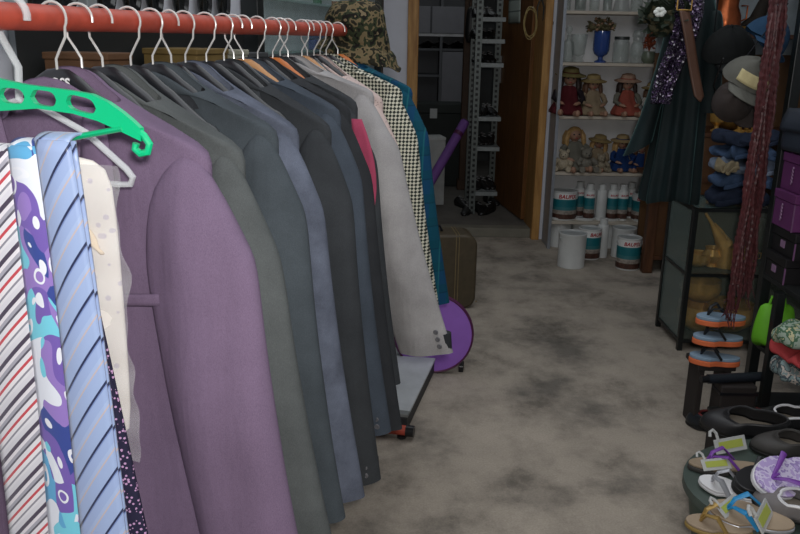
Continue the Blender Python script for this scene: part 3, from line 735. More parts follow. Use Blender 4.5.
def at_px(px, Y, z): 
    p = P(px, 200, Y); 
    for _ in range(5):      # the column of the photo at height z and distance Y
        d = Vector((0, Y, z-H)); 
        loc_ = CM.transposed() @ Vector((p.x, Y, z-H)); err = (px-400) - loc_.x/(-loc_.z)*F
        p.x += err/F*(-loc_.z)
    return Vector((p.x, Y, z))
zf = SZ[0]
put(BIG, at_px(563, YS+.095, zf), 'wide white and teal paint tin at the left end of the tin shelf', 'paint tin', 'paint tins on the shelf', .05)
put(BIG, at_px(643, YS+.09, zf), 'wide paint tin at the right end of the tin shelf, half behind the wooden post', 'paint tin', 'paint tins on the shelf', -.25, .95)
k = 0
for px, Y, w_, lab in ((578, .15, 0, 'slim paint bottle just behind the wide left tin on the tin shelf'), (588, .08, 0, 'slim branded paint bottle standing left of the plain white bottle'), (600, .07, 1, 'plain white unlabelled slim bottle in the middle of the tin shelf'),
                   (611, .08, 0, 'slim branded paint bottle standing right of the plain white bottle'), (621, .08, 0, 'slim branded bottle, second to the right of the plain white bottle'), (629, .16, 0, 'slim paint bottle standing further back before the right-hand tin')):
    put(WTALL if w_ else TALL, at_px(px, YS+Y, zf), lab, 'paint bottle', 'slim bottles on the tin shelf', .1*(k-2)); k += 1
put(PLAIN, at_px(570.5, YS-.40, 0), 'large plain whitish paint bucket on the floor, front left of the tins', 'paint tin', 'paint tins on the floor', .3)
put(MED, at_px(627, YS-.42, 0), 'branded white and teal paint tin on the floor, front right', 'paint tin', 'paint tins on the floor', 0)
put(MED, at_px(588, YS-.20, 0), 'branded paint tin half hidden behind the plain bucket', 'paint tin', 'paint tins on the floor', .5)
put(WTALL, at_px(601, YS-.17, 0), 'slim white bottle standing on the floor among the tins', 'paint bottle', 'paint tins on the floor', .5, 1.05)
put(PLAIN, at_px(558, YS+.1, 0), 'plain tin on the floor at the far left under the tin shelf', 'paint tin', 'paint tins on the floor', 0, .95)
put(PLAIN, at_px(582, YS+.1, 0), 'plain tin under the tin shelf, behind the half-hidden branded tin', 'paint tin', 'paint tins on the floor', 1, .95)
put(PLAIN, at_px(606, YS+.1, 0), 'plain tin under the middle of the tin shelf, behind the slim floor bottle', 'paint tin', 'paint tins on the floor', 2, .95)
put(PLAIN, at_px(622, YS-.15, 0), 'plain tin directly behind the front right branded tin', 'paint tin', 'paint tins on the floor', 2, .9)
put(PLAIN, at_px(643, YS+.06, 0), 'plain tin under the right end of the tin shelf by the wooden post', 'paint tin', 'paint tins on the floor', 2, .95)

# dolls
M_skin = mat('doll_skin', rgb(160, 122, 100), .5, var=.05); M_eye = mat('doll_eye', rgb(30, 24, 22), .3, var=0); M_lip = mat('doll_lip', rgb(170, 70, 70), .5, var=0)
def doll(loc, label, dress, hair, hat, s=1, rz=0, hatm=None, tilt=0, shawl=None, group='dolls on the middle shelf'):
    D = empty('doll', loc, label, 'doll', rz, group); D.scale = (s*1.22, s*1.05, s); D.rotation_euler[1] = tilt
    dr = MB()
    dr.rings([[Vector((W*math.cos(a)*(1+.06*math.sin(a*7)), T*math.sin(a)*(1+.06*math.sin(a*7))-.02*k, z)) for a in [2*PI*i/42 for i in range(42)]] for W, T, z, k in ((.062, .06, .0, 1), (.066, .062, .012, .9), (.05, .046, .045, .4), (.032, .026, .075, 0), (.033, .024, .10, 0), (.028, .018, .118, 0), (.012, .010, .126, 0))])
    do = dr.build('dress', dress, D, sub=1, angle=180)
    for sx in (-1, 1):
        MB().tube([(sx*.026, 0, .114), (sx*.043, -.004, .095), (sx*.05, -.02, .068), (sx*.036, -.045, .056)], [.009, .012, .011, .009], 10).build('sleeve', shawl or dress, do)
        hb = MB().tube([(sx*.037, -.044, .056), (sx*.026, -.058, .052), (sx*.02, -.064, .050)], [.0065, .0075, .004], 8)
        for f in range(4): hb.tube([(sx*(.022+.003*f), -.06, .051), (sx*(.016+.003*f), -.068, .048)], .0016, 5)
        hb.build('hand', M_skin, do)
        MB().tube([(sx*.024, -.055, .012), (sx*.028, -.085, .011), (sx*.03, -.098, .012)], [.012, .010, .009], 10).sphere((sx*.03, -.105, .016), .012, 10, 6, sc=(.8, 1, 1.2)).build('leg', M_skin if sx > 0 else M_skin, D)
    hd_ = MB().tube([(0, 0, .118), (0, 0, .135)], .011, 10)
    hd_.sphere((0, -.002, .152), .025, 18, 12, sc=(.92, .95, 1.1)); hd_.sphere((0, -.0275, .149), .004, 8, 6, sc=(.8, 1, 1.2))
    for sx in (-1, 1): hd_.sphere((sx*.023, 0, .151), .005, 8, 6, sc=(.5, 1, 1.3))
    he = hd_.build('head', M_skin, D)
    for sx in (-1, 1): MB().sphere((sx*.009, -.0235, .155), .0034, 8, 6, sc=(1.2, .6, 1)).build('eye', M_eye, he)
    MB().sphere((0, -.0242, .1385), .0036, 8, 5, sc=(1.5, .6, .6)).build('mouth', M_lip, he)
    hr = MB().sphere((0, .005, .158), .0275, 18, 12, sc=(1, .98, 1.05))
    for sx in (-1, 1):
        for q in range(3): hr.tube([(sx*(.02+.002*q), .003+.006*q, .168), (sx*(.029+.002*q), -.004+.008*q, .145), (sx*(.031+.003*q), -.006+.008*q, .115), (sx*.028, -.006+.01*q, .10)], [.008, .01, .008, .003], 8)
    hr.build('hair', hair, D)
    if hat == 'brim':
        Mh = Matrix.Translation((0, .004, .172)) @ Matrix.Rotation(.12, 4, 'X')
        MB().lathe([(.029, .0), (.03, .012), (.026, .026), (.012, .032), (0, .033)], 22, M=Mh).lathe([(.028, .004), (.054, -.006), (.056, -.003), (.028, .008)], 22, M=Mh).build('hat', hatm, D)
        MB().lathe([(.0305, .002), (.0312, .006), (.0305, .011)], 22, M=Mh).build('hat_band', dress, D)
    return D
M_straw = mat('straw', rgb(142, 122, 78), .8, var=.2, scale=60, bump=.4); M_pinkhat = mat('pinkish_straw', rgb(164, 132, 112), .8, var=.2, scale=60)
M_dh = {'dark': mat('hair_dark', rgb(44, 30, 24), .6), 'blond': mat('hair_blond', rgb(176, 140, 88), .6, var=.3, scale=90), 'brown': mat('hair_brown', rgb(92, 62, 42), .6)}
M_dd = {'maroon': cloth('maroon_velvet', rgb(80, 30, 34)), 'beige': cloth('beige_lace', rgb(132, 116, 94)), 'rust': cloth('rust_cotton', rgb(140, 72, 60)), 'grey': cloth('grey_wool', rgb(104, 102, 92)), 'blue': cloth('royal_blue', rgb(28, 52, 96)), 'black': cloth('black_velvet', rgb(36, 30, 34)), 'greywhite': cloth('off_white_lace', rgb(170, 164, 156))}
zd = SZ[2]
doll(at_px(566, YS+.10, zd), 'seated doll in maroon dress and black shawl with olive straw hat', M_dd['maroon'], M_dh['dark'], 'brim', 1.42, -.1, mat('olive_straw', rgb(120, 110, 66), .8, var=.2, scale=60), shawl=M_dd['black'], tilt=.05)
doll(at_px(591, YS+.09, zd), 'smaller seated doll in beige lace with long brown hair and straw hat', M_dd['beige'], M_dh['brown'], 'brim', 1.22, .1, M_straw)
doll(at_px(625, YS+.10, zd), 'seated doll in rust-red dress with grey sleeves and pinkish hat', M_dd['rust'], M_dh['dark'], 'brim', 1.25, .05, M_pinkhat, shawl=M_dd['grey'])
doll(at_px(650, YS+.10, zd), 'doll in off-white lace, cut off by the wooden post at the shelf end', M_dd['greywhite'], M_dh['brown'], 'brim', 1.0, .1, M_straw)
zd = SZ[1]; gp = 'dolls on the shelf above the tins'
doll(at_px(574, YS+.13, zd), 'tall doll with tousled blond hair in grey wool behind the plush bear', M_dd['grey'], M_dh['blond'], None, 1.45, .1, tilt=-.05, group=gp)
doll(at_px(594, YS+.15, zd), 'small beige doll leaning beside the tousled blond doll', M_dd['beige'], M_dh['blond'], 'brim', 1.1, -.2, M_straw, tilt=.12, group=gp)
doll(at_px(620, YS+.12, zd), 'doll in royal blue coat with beige bonnet on the shelf above the tins', M_dd['blue'], M_dh['blond'], 'brim', 1.12, .1, mat('beige_bonnet', rgb(150, 128, 90), .8), group=gp)
doll(at_px(640, YS+.10, zd), 'little doll in blue cloak at the right end above the tins', M_dd['blue'], M_dh['brown'], None, .92, -.2, group=gp)
def bear(loc, label, m, s, rz):
    b = empty('plush_bear', loc, label, 'soft toy', rz, gp); b.scale = (s,)*3
    MB().sphere((0, 0, .05), .05, 16, 10, sc=(1, .85, 1)).sphere((0, -.01, .115), .036, 14, 9).build('body', m, b, sub=0)
    for sx in (-1, 1):
        MB().sphere((sx*.027, 0, .146), .014, 10, 7, sc=(1, .6, 1)).build('ear', m, b)
        MB().tube([(sx*.036, -.01, .083), (sx*.058, -.03, .06), (sx*.052, -.055, .045)], [.017, .018, .015], 10).build('arm', m, b)
        MB().tube([(sx*.032, -.02, .022), (sx*.045, -.065, .02), (sx*.047, -.088, .024)], [.022, .021, .02], 10).build('leg', m, b)
        MB().sphere((sx*.013, -.043, .124), .004, 8, 5).build('eye', M_eye, b)
    MB().sphere((0, -.043, .108), .015, 10, 7).build('muzzle', m, b); MB().sphere((0, -.058, .112), .005, 8, 5).build('nose', M_eye, b)
M_pl = cloth('grey_plush', rgb(118, 114, 104), var=.25, big=60)
bear(at_px(563, YS+.07, zd), 'pale plush bear slumped at the left end above the tins', mat('cream_plush', rgb(168, 156, 134), .95, var=.2, scale=70), .85, -.3)
bear(at_px(585, YS+.06, zd), 'grey plush bear sitting in front of the tousled blond doll', M_pl, .95, .1)
bear(at_px(600, YS+.055, zd), 'small grey-beige plush bear right of the larger grey bear', cloth('taupe_plush', rgb(140, 130, 112), var=.25, big=60), .72, .2)

# glass on the upper shelves
M_gl = glass('jar_glass', rgb(190, 200, 194), .24, .04, 1.0); M_gl2 = glass('jar_glass_grey', rgb(150, 160, 154), .32, .04, 1.0)
def jar(px, Y, z, label, prof, parts=(), m=None, n=20, name='glass_jar', cat='jar', group='glass on the upper shelves', s=1):
    o = empty(name, at_px(px, YS+Y, z), label, cat, 0, group); o.scale = (s,)*3
    MB().lathe(prof, n).build('glass_body', m or M_gl, o)
    for nm, pr, mm in parts: MB().lathe(pr, n).build(nm, mm, o)
    return o
z3 = SZ[3]
jar(567, .08, z3, 'square-shouldered glass decanter with a ball stopper', [(0, 0), (.034, 0), (.036, .01), (.036, .10), (.03, .122), (.011, .135), (.012, .155), (.015, .157), (.009, .157), (.008, .135), (.026, .118), (.032, .10), (.032, .008), (0, .006)], [('stopper', [(0, .15), (.007, .152), (.008, .165), (.012, .168), (.021, .185), (.021, .196), (.012, .212), (0, .214)], M_gl)], name='decanter', cat='decanter')
jar(577.5, .10, z3, 'tapered footed glass vase right beside the decanter', [(0, 0), (.036, 0), (.036, .012), (.028, .022), (.040, .05), (.052, .165), (.049, .165), (.036, .05), (0, .03)], name='glass_vase', cat='vase')
bv = jar(600, .10, z3, 'blue glass goblet vase holding dried flowers', [(0, 0), (.036, 0), (.036, .008), (.014, .02), (.016, .034), (.04, .05), (.05, .075), (.05, .185), (.046, .185), (.044, .08), (0, .06)], m=glass('blue_glass', rgb(50, 80, 150), .8, .1), name='goblet_vase', cat='vase')
M_dry = mat('dried_leaf', rgb(104, 98, 70), .9, var=.35, scale=40); M_dry2 = mat('dried_bloom', rgb(150, 120, 96), .9, var=.3, scale=40)
def bunch(loc, label, n, rad, h, mats, cat='flowers', name='dried_flowers', group=None, seed=1, down=.2, leaf=.035):
    rr = random.Random(seed); o = empty(name, loc, label, cat, 0, group)
    st, lf, bl = MB(), MB(), MB()
    for k in range(n):
        a = rr.uniform(0, 2*PI); e = rr.uniform(-down, 1); q = Vector((rad*math.cos(a)*math.cos(e*1.3), rad*.6*math.sin(a)*math.cos(e*1.3), h*(.4+.6*e)))*rr.uniform(.6, 1)
        st.tube([(0, 0, 0), q*.5+Vector((0, 0, h*.12)), q], .0014, 4)
        for j in range(3):
            d = Vector((rr.uniform(-1, 1), rr.uniform(-1, 1), rr.uniform(-.6, .8))).normalized()*leaf; s_ = d.cross(Vector((rr.uniform(-1, 1), rr.uniform(-1, 1), 1))).normalized()*leaf*.3
            lf.add([q, q+d*.5+s_, q+d, q+d*.5-s_], [(0, 1, 2, 3)])
        if k % 2 == 0: bl.sphere(q, leaf*.28, 8, 5)
    st.build('stems', mats[0], o); lf.build('leaves', mats[0], o); bl.build('blooms', mats[1], o); return o
bunch(at_px(600, YS+.10, z3+.17)+Vector((0, 0, 0)), 'brownish dried flower bunch standing in the blue goblet vase', 46, .10, .09, (M_dry, M_dry2), seed=4)
jar(620, .09, z3, 'glass storage jar with a dark screw lid', [(0, 0), (.046, 0), (.05, .01), (.05, .115), (.042, .135), (.039, .135), (.046, .11), (.046, .01), (0, .008)], [('lid', [(0, .155), (.043, .155), (.045, .15), (.045, .136), (0, .136)], mat('dark_lid', rgb(44, 48, 46), .4))])
jar(636, .07, z3, 'ribbed glass jar with a stepped glass lid', [(0, 0), (.036, 0), (.04, .01), (.046, .06), (.04, .11), (.03, .125), (.028, .125), (.036, .1), (.04, .05), (0, .01)], [('lid', [(0, .20), (.01, .198), (.03, .19), (.036, .17), (.036, .155), (.03, .15), (.03, .126), (0, .126)], M_gl2)], n=12)
jar(648, .05, z3, 'squat round glass pot at the right end, under the orange flowers', [(0, 0), (.026, 0), (.042, .02), (.045, .04), (.034, .07), (.03, .072), (.03, .068), (.04, .04), (.024, .01), (0, .008)], m=mat('greenish_pot', rgb(104, 112, 96), .25))
bunch(at_px(649, YS+.05, z3+.07), 'orange dried flower bunch in the squat pot by the wooden post', 36, .035, .12, (mat('orange_petal', rgb(150, 74, 46), .8, var=.3, scale=50), MATS['orange_petal']), seed=8, leaf=.028)
z4 = SZ[4]
for px, r, h, lab, mm in ((566, .03, .15, 'narrow glass tumbler at the left end of the top shelf', M_gl), (580, .037, .15, 'cut glass tumbler second from the left on the top shelf', M_gl2), (594, .034, .13, 'cut glass tumbler third from the left on the top shelf', M_gl), (607, .03, .14, 'glass tumbler left of the glass bell on the top shelf', M_gl2), (636, .04, .14, 'wide glass jar right of the glass bell on the top shelf', M_gl), (650, .026, .15, 'slim glass jar at the right end of the top shelf', M_gl2)):
    jar(px, .08, z4, lab, [(0, 0), (r*.85, 0), (r*.9, .006), (r, h), (r*.94, h), (r*.8, .012), (0, .01)], m=mm, n=10, name='glass_tumbler', cat='glass')
jar(621, .08, z4, 'flared glass bell standing mouth down on the top shelf', [(.056, 0), (.054, .006), (.046, .03), (.04, .07), (.03, .10), (.012, .115), (.01, .15), (.014, .16), (0, .17)], m=M_gl2, name='glass_bell', cat='bell')

# ================================================================== WOODEN SHELF UNIT AND BRASS, REAR RIGHT
YW = 4.42
wx0 = at_px(642, YW, 0).x; wx1 = 2.44
wu = empty('wooden_shelf_unit', (wx0, YW, 0), 'dark wooden open shelf unit with brassware behind the hanging velvet dress', 'shelf unit')
Wd = wx1-wx0
MB().box((0, 0, 0), (.058, .05, 2.2)).build('corner_post', M_dwood, wu, False, .006)
MB().box((Wd-.06, 0, 0), (Wd, .05, 2.2)).build('corner_post', M_dwood, wu, False, .006)
MB().box((.08, .42, .0), (Wd, .44, 1.22)).build('back_panel', mat('brown_panel', rgb(96, 66, 36), .6, var=.15), wu, False)
MB().box((.08, .42, 1.22), (Wd, .44, 2.2)).build('upper_back_panel', mat('pale_panel', rgb(170, 182, 188), .7), wu, False)
for x in (.95, 1.35): MB().box((x, .405, 1.2), (x+.02, .42, 2.2)).build('mullion', M_dwood, wu, False)
sz1, sz2 = at_px(760, YW, 0), 0
zA = P(745, 34, YW).z; zB = P(748, 134, YW).z
for z in (.10, .55, zB, zA, 1.75): MB().box((.03, .01, z-.022), (Wd-.02, .42, z)).build('shelf_board', M_dwood, wu, False, .002)
MB().box((.05, .015, .10), (.5, .03, .78)).build('door_panel', mat('brown_door', rgb(84, 54, 28), .5, var=.15), wu, False, .004)
M_brass = mat('old_brass', rgb(214, 170, 92), .3, .5, var=.2, scale=20); M_copper = mat('old_copper', rgb(170, 92, 54), .28, .85, var=.2, scale=20)
def pot(loc, label, prof, m=None, handles=0, name='brass_pot', cat='pot', group=None, s=1, lid=None):
    o = empty(name, loc, label, cat, 0, group); o.scale = (s,)*3
    MB().lathe(prof, 24).build('vessel', m or M_brass, o)
    for k in range(handles):
        sx = 1 if k == 0 else -1; r = max(p[0] for p in prof); z = max(p[1] for p in prof)*.7
        MB().tube([(sx*r*.95, 0, z*1.1), (sx*(r+.03), 0, z*1.1), (sx*(r+.03), 0, z*.6), (sx*r*.96, 0, z*.5)], .005, 8).build('handle', m or M_brass, o)
    if lid: MB().lathe(lid, 24).build('lid', m or M_brass, o)
    return o
cupP = [(0, 0), (.03, 0), (.03, .006), (.012, .016), (.012, .03), (.036, .05), (.042, .10), (.039, .10), (.033, .055), (0, .04)]
bowlP = [(0, 0), (.06, 0), (.11, .04), (.125, .085), (.115, .12), (.12, .132), (.112, .13), (.105, .12), (.112, .085), (.1, .045), (0, .012)]
kettleP = [(0, 0), (.07, 0), (.085, .03), (.08, .1), (.06, .15), (.062, .2), (.056, .2), (.05, .15), (0, .14)]
pot(at_px(724, YW+.1, zA), 'tall copper pitcher with bright highlights on the upper wooden shelf', kettleP, M_copper, 1, 'copper_pitcher', 'pitcher', s=.95)
pot(at_px(762, YW+.12, zA), 'low brass dish on the upper wooden shelf against the pale panel', [(0, 0), (.05, 0), (.13, .03), (.135, .04), (.05, .012), (0, .01)], M_brass, 0, 'brass_dish', 'dish')
# dark bird-like branch figure
bf = empty('branch_figure', at_px(757, YW+.2, zA), 'dark forked driftwood figure against the pale panel of the wooden unit', 'figure')
MB().lathe([(0, 0), (.05, 0), (.045, .015), (0, .018)], 14).build('stand', M_dwood, bf)
MB().tube([(0, 0, .01), (-.01, 0, .09), (.02, 0, .18), (.05, 0, .32)], [.035, .04, .03, .016], 10).tube([(-.01, 0, .09), (-.08, 0, .05), (-.13, 0, .01)], [.03, .018, .008], 8).tube([(.02, 0, .16), (.09, 0, .26), (.10, 0, .34)], [.02, .014, .008], 8).build('branch', mat('dark_driftwood', rgb(46, 40, 34), .8), bf)
for px, lab in ((716, 'brass goblet at the left on the lower wooden shelf behind the dress'), (739, 'brass goblet just right of the velvet dress'), (746, 'small brass goblet beneath the brown cap'), (753, 'brass goblet second from the red strands'), (760, 'brass goblet beside the red-brown strands')):
    pot(at_px(px, YW+.08+.02*(px % 3), zB), lab, cupP, None, 0, 'brass_goblet', 'goblet', 'brass goblets on the wooden shelf', 1.05)
pot(at_px(730, YW+.25, zB), 'wide brass bowl at the back of the lower wooden shelf', bowlP, None, 2, 'brass_bowl', 'bowl', s=.7)

# ================================================================== GLASS CABINET WITH BRASS BOWLS
gx, gy0, gy1 = PZ(680, 339, .05).x, PZ(680, 339, .05).y, PZ(664, 316, .05).y
GW = 1.0; gz0 = .05; gz1 = P(689, 208, gy0).z
gc = empty('glass_cabinet', (gx, gy0, 0), 'low black-framed glass cabinet with brass bowls under the velvet dress', 'cabinet')
M_bf = mat('black_frame', rgb(20, 24, 24), .4); GD = gy1-gy0
for x in (0, GW):
    for y in (0, GD): MB().box((x-.011, y-.011, 0), (x+.011, y+.011, gz1)).build('frame_post', M_bf, gc, False, .002)
gzm = P(690, 273, gy0).z
for z in (gz0, gzm, gz1): 
    MB().box((-.008, -.008, z-.014), (GW+.008, .008, z)).box((-.008, GD-.008, z-.014), (GW+.008, GD+.008, z)).box((-.008, 0, z-.014), (.008, GD, z)).box((GW-.008, 0, z-.014), (GW+.008, GD, z)).build('frame_rail', M_bf, gc, False)
    MB().box((.008, .008, z-.01), (GW-.008, GD-.008, z-.002)).build('shelf' if z < gz1 else 'top', mat('cab_shelf', rgb(70, 74, 66), .6) if z < gz1 else glass('cab_top_glass', rgb(120, 150, 150), .4), gc, False)
MB().box((-.004, .012, gz0), (0, GD-.012, gz1-.014)).build('side_glass', glass('side_glass_m', rgb(120, 136, 132), .55, .12), gc, False)
MB().box((.012, GD-.006, gz0), (GW-.012, GD-.002, gz1-.014)).build('back_panel', mat('cab_backing', rgb(92, 92, 78), .7), gc, False)
MB().box((.012, -.003, gz0), (GW-.012, .001, gz1-.014)).build('front_glass', glass('front_glass_m', rgb(150, 170, 160), .07, .05), gc, False)
gb = 'brassware in the glass cabinet'
def gp_(px, dy, z): return at_px(px, gy0+dy, z)
pot(gp_(701, .13, gz0), 'wide brass bowl with bright rim at the left on the cabinet floor', bowlP, None, 0, 'brass_bowl', 'bowl', gb, .92)
pot(gp_(727, .15, gz0), 'brass bowl at the middle of the cabinet floor near the red strands', bowlP, None, 0, 'brass_bowl', 'bowl', gb, .9)
pot(gp_(699, .17, gz0+.125), 'smaller brass bowl stacked in the wide left bowl', bowlP, None, 0, 'brass_bowl', 'bowl', gb, .72)
pot(gp_(697, .12, gzm), 'small dark brass pot at the left on the cabinet upper shelf', bowlP, None, 2, 'brass_pot', 'pot', gb, .45)
pot(gp_(711, .12, gzm), 'footed brass cup with a spherical belly on the cabinet upper shelf', [(0, 0), (.03, 0), (.02, .015), (.045, .04), (.05, .06), (.035, .09), (.04, .1), (.034, .1), (.03, .09), (0, .05)], None, 0, 'brass_cup', 'cup', gb, .85)
pot(gp_(725, .11, gzm), 'straight brass mug on the cabinet upper shelf beside the strands', [(0, 0), (.05, 0), (.052, .01), (.048, .05), (.052, .10), (.048, .10), (.044, .05), (.046, .012), (0, .01)], None, 1, 'brass_mug', 'mug', gb, .95)
pot(gp_(742, .16, gzm), 'brass pot behind the red strands on the cabinet upper shelf', bowlP, None, 2, 'brass_pot', 'pot', gb, .5)
# brass tongs/funnel lying across the mug
fn = empty('brass_funnel', gp_(725, .09, gzm+.10), 'thin brass funnel leaning up from the brass mug', 'funnel')
MB().lathe([(.036, 0), (.03, .03), (.008, .12), (.006, .17), (.004, .17), (.006, .12), (.028, .03), (.034, 0)], 16, M=Matrix.Rotation(-.62, 4, 'Y')).build('cone', M_brass, fn)
MB().tube([(.0, -.03, .03), (-.03, -.03, .07), (-.06, -.01, .10)], .003, 6).build('handle', M_brass, fn)

# ================================================================== HANGING THINGS ON THE RIGHT
def velvet():
    t = NT('dark_green_velvet'); lw = t.n('ShaderNodeLayerWeight'); lw.inputs['Blend'].default_value = .35
    t.base(t.mix(t.noise(t.coord(scale=(1, 1, .3)), 26, 3), rgb(8, 12, 13), rgb(30, 46, 48))); t.set(.7, 0, .25)
    t.b.inputs['Sheen Weight'].default_value = .5; t.b.inputs['Sheen Tint'].default_value = (.25, .5, .5, 1); t.b.inputs['Sheen Roughness'].default_value = .3; return t.m
M_vel = velvet()
YV = 3.0
vt = P(695, 0, YV); vd = empty('velvet_dress', (vt.x, YV, vt.z+.1), 'dark green-black velvet dress hanging in heavy folds above the glass cabinet', 'dress', -.15)
zbot = P(690, 200, YV).z-vd.location.z
def vring(W, T, z, amp, cx=0, n=64, fr=9):
    return [Vector((cx+W*math.cos(a)*(1+amp*math.sin(a*fr+z*2)), T*math.sin(a)*(1+1.6*amp*math.sin(a*fr+1+z*3)), z+.01*math.sin(a*3))) for a in [2*PI*i/n for i in range(n)]]
tot = zbot
MB().rings([vring(.02, .02, -.06, 0), vring(.05, .03, -.075, 0), vring(.082, .05, -.11, .02), vring(.078, .06, -.22, .04), vring(.08, .06, tot*.5, .07, .0), vring(.088, .07, tot*.72, .10, -.005), vring(.098, .08, tot*.9, .12, -.012), vring(.104, .085, tot*.985, .13, -.015), vring(.10, .08, tot, .13, -.015)], cap1=False).build('gown', M_vel, vd, sub=1, angle=180)
MB().rings([[Vector((-.065-.085*t**1.6+W*math.cos(a), -.02+.045*math.sin(a), -.13-.50*t+.03*math.cos(a)*(t > .6))) for a in [2*PI*i/24 for i in range(24)]] for t, W in ((0, .015), (.1, .022), (.4, .026), (.75, .036), (1, .05))], cap1=False).build('sleeve', M_vel, vd, sub=1, angle=180)
MB().rings([[Vector((.07+.02*t+W*math.cos(a), -.01+.045*math.sin(a), -.13-.36*t)) for a in [2*PI*i/24 for i in range(24)]] for t, W in ((0, .02), (.1, .03), (.4, .035), (.75, .04), (1, .042))], cap1=False).build('sleeve', M_vel, vd, sub=1, angle=180)
MB().tube([(0, 0, -.07), (0, 0, -.02), (.02, 0, 0), (.02, 0, .03), (0, 0, .045), (-.02, 0, .03)], .002, 6).build('hanger_hook', M_wire, vd)
br = empty('hanging_bar', (vt.x+.35, YV+.04, vt.z+.121), 'black bar above the right-hand rack from which the dress and strands hang', 'bar')
MB().tube([(-.75, -.04, 0), (.9, -.04, 0)], .012, 12).build('tube', M_bf, br)
for x in (-.6, .8): MB().tube([(x, -.04, 0), (x, -.04, 2.6-br.location.z)], .006, 8).build('ceiling_rod', M_bf, br)
def sequin():
    t = NT('purple_sequins'); x = t.n('ShaderNodeTexVoronoi'); x.inputs['Scale'].default_value = 150; t.l(t.coord(), x.inputs['Vector'])
    s = t.sep(x.outputs['Color'])
    t.base(t.ramp(s[0], [(0, rgb(36, 26, 48)), (.5, rgb(50, 36, 64)), (.78, rgb(84, 62, 100)), (.93, rgb(190, 170, 205)), (.97, rgb(240, 236, 246))], 'CONSTANT')); t.set(.25, .3, .9)  # pale and near-white cells paint the sequins' glints into the base colour
    t.bump(x.outputs['Distance'], 1.0, .01); return t.m
s0, s1 = P(690, -8, YV-.13), P(664, 104, YV-.13)
sq = empty('sequin_scarf', s0, 'purple sequinned scarf draped diagonally over the velvet dress', 'scarf')
dv = s1-s0
MB().grid(lambda u, v: dv*v+Vector(((u-.5)*(.10-.03*v)+.012*math.sin(v*5), -.012*math.sin(u*PI*3)-.012*math.sin(v*6), .0)), 16, 50).build('scarf_cloth', sequin(), sq, solid=.004)
MB().tube([(0, .05, .14), (0, 0, .08), (0, 0, 0)], .003, 6).build('loop', M_black, sq)
s0, s1 = P(684, 10, YV-.17), P(700, 102, YV-.17); dv2 = s1-s0
bl_ = empty('brown_belt', s0, 'plain brown leather belt hanging in front of the velvet dress', 'belt')
MB().grid(lambda u, v: dv2*v+Vector(((u-.5)*.034*(1 if v < .94 else max(.1, (1-v)/.06)), -.004*math.sin(v*7), 0)), 4, 30).build('strap', mat('brown_leather', rgb(86, 58, 44), .5), bl_, solid=.004)
bk = MB().tube([(-.024, 0, .0), (.024, 0, 0), (.024, 0, .04), (-.024, 0, .04), (-.024, 0, 0)], .003, 6); bk.build('buckle', M_brass, bl_)
MB().tube([(0, .0, .04), (0, .06, .13), (0, .1, .2)], .003, 6).build('hanging_loop', M_black, bl_)
fol = bunch(P(668, 26, YV-.10)+Vector((0, 0, -.01)), 'dark green artificial foliage bunch hanging above the sequinned scarf', 90, .085, .12, (mat('dark_foliage', rgb(34, 46, 32), .7, var=.4, scale=40), mat('olive_bloom', rgb(70, 66, 44), .8)), 'foliage', 'artificial_foliage', None, 12, .9, .05)
wq = P(660, 12, YV-.20)-fol.location; wfm = MB()
for k in range(6): wfm.sphere((wq.x+.012*math.cos(k*PI/3), wq.y, wq.z+.009*math.sin(k*PI/3)), .010, 8, 6, sc=(1, .5, .8))
wfm.build('white_bloom', mat('white_petal', rgb(216, 220, 214), .7), fol)['label'] = 'white flower'

# bundles of red-brown strands in front of the black post
YR = 2.45
def strands(px0, px1, pyb, label, n, seed, Y):
    t0 = P(px0, -25, Y); t1 = P(px1, pyb, Y); t1.x = t0.x+(t1.x-t0.x)
    rr = random.Random(seed)
    o = empty('bead_strands', t0, label, 'strands', 0, 'red-brown strands on the rack')
    mb = MB(); fr_ = MB()
    for k in range(n):
        a = rr.uniform(0, 2*PI); q = math.sqrt(rr.random()); ox, oy = .015*q*math.cos(a), .014*q*math.sin(a); pts = []
        Lk = rr.uniform(.9, 1.0)
        for i in range(130):
            v = i/129*Lk; w = .55+.6*v
            p = (t1-t0)*v+Vector((ox*w+.004*math.sin(v*26+k), oy*w+.003*math.sin(v*19+k*2), 0)); pts.append(p)
        mb.tube(pts, [(.0066, .0058, .0034)[i % 3] for i in range(130)], 6)
        e = pts[-1]
        for j in range(2): fr_.tube([e, e+Vector((rr.uniform(-.02, .02), rr.uniform(-.02, .02), -rr.uniform(.03, .07)))], .0012, 4)
    mb.build('strand_bundle', mat('red_brown_beads', rgb(78, 38, 40), .45, var=.45, scale=60), o)
    fr_.build('fringe', mat('fringe_brown', rgb(84, 40, 44), .8), o)
    MB().tube([(0, 0, -.01), (0, .0, .03), (0, .1, .12)], .01, 8).build('knot', MATS['fringe_brown'], o)
strands(779, 732, 312, 'longer left bundle of red-brown bead strands hanging beside the black post', 13, 3, YR)
strands(787, 745, 300, 'right bundle of red-brown bead strands in front of the black post', 10, 4, YR+.04)

# black metal rack
pA = P(745, 412, 2.6)
ra_ = empty('metal_rack', (pA.x, 2.6, 0), 'black metal rack on the right with purple boxes, bags and shoes', 'rack')
top = 2.0
posts = [(0, 0), (.85, 0), (0, -1.1), (.85, -1.1)]
for x, y in posts: MB().box((x-.016, y-.016, 0), (x+.016, y+.016, top)).build('rack_post', M_bf, ra_, False, .002)
zbx = PX(766, 270, pA.x+.01).z
RSH = [.10, .30, zbx, P(795, 152, 2.35).z, zbx+.95]
for z in RSH: MB().box((-.014, -1.1, z-.016), (.85, .0, z)).build('rack_shelf', mat('rack_board', rgb(28, 30, 30), .6), ra_, False, .002)
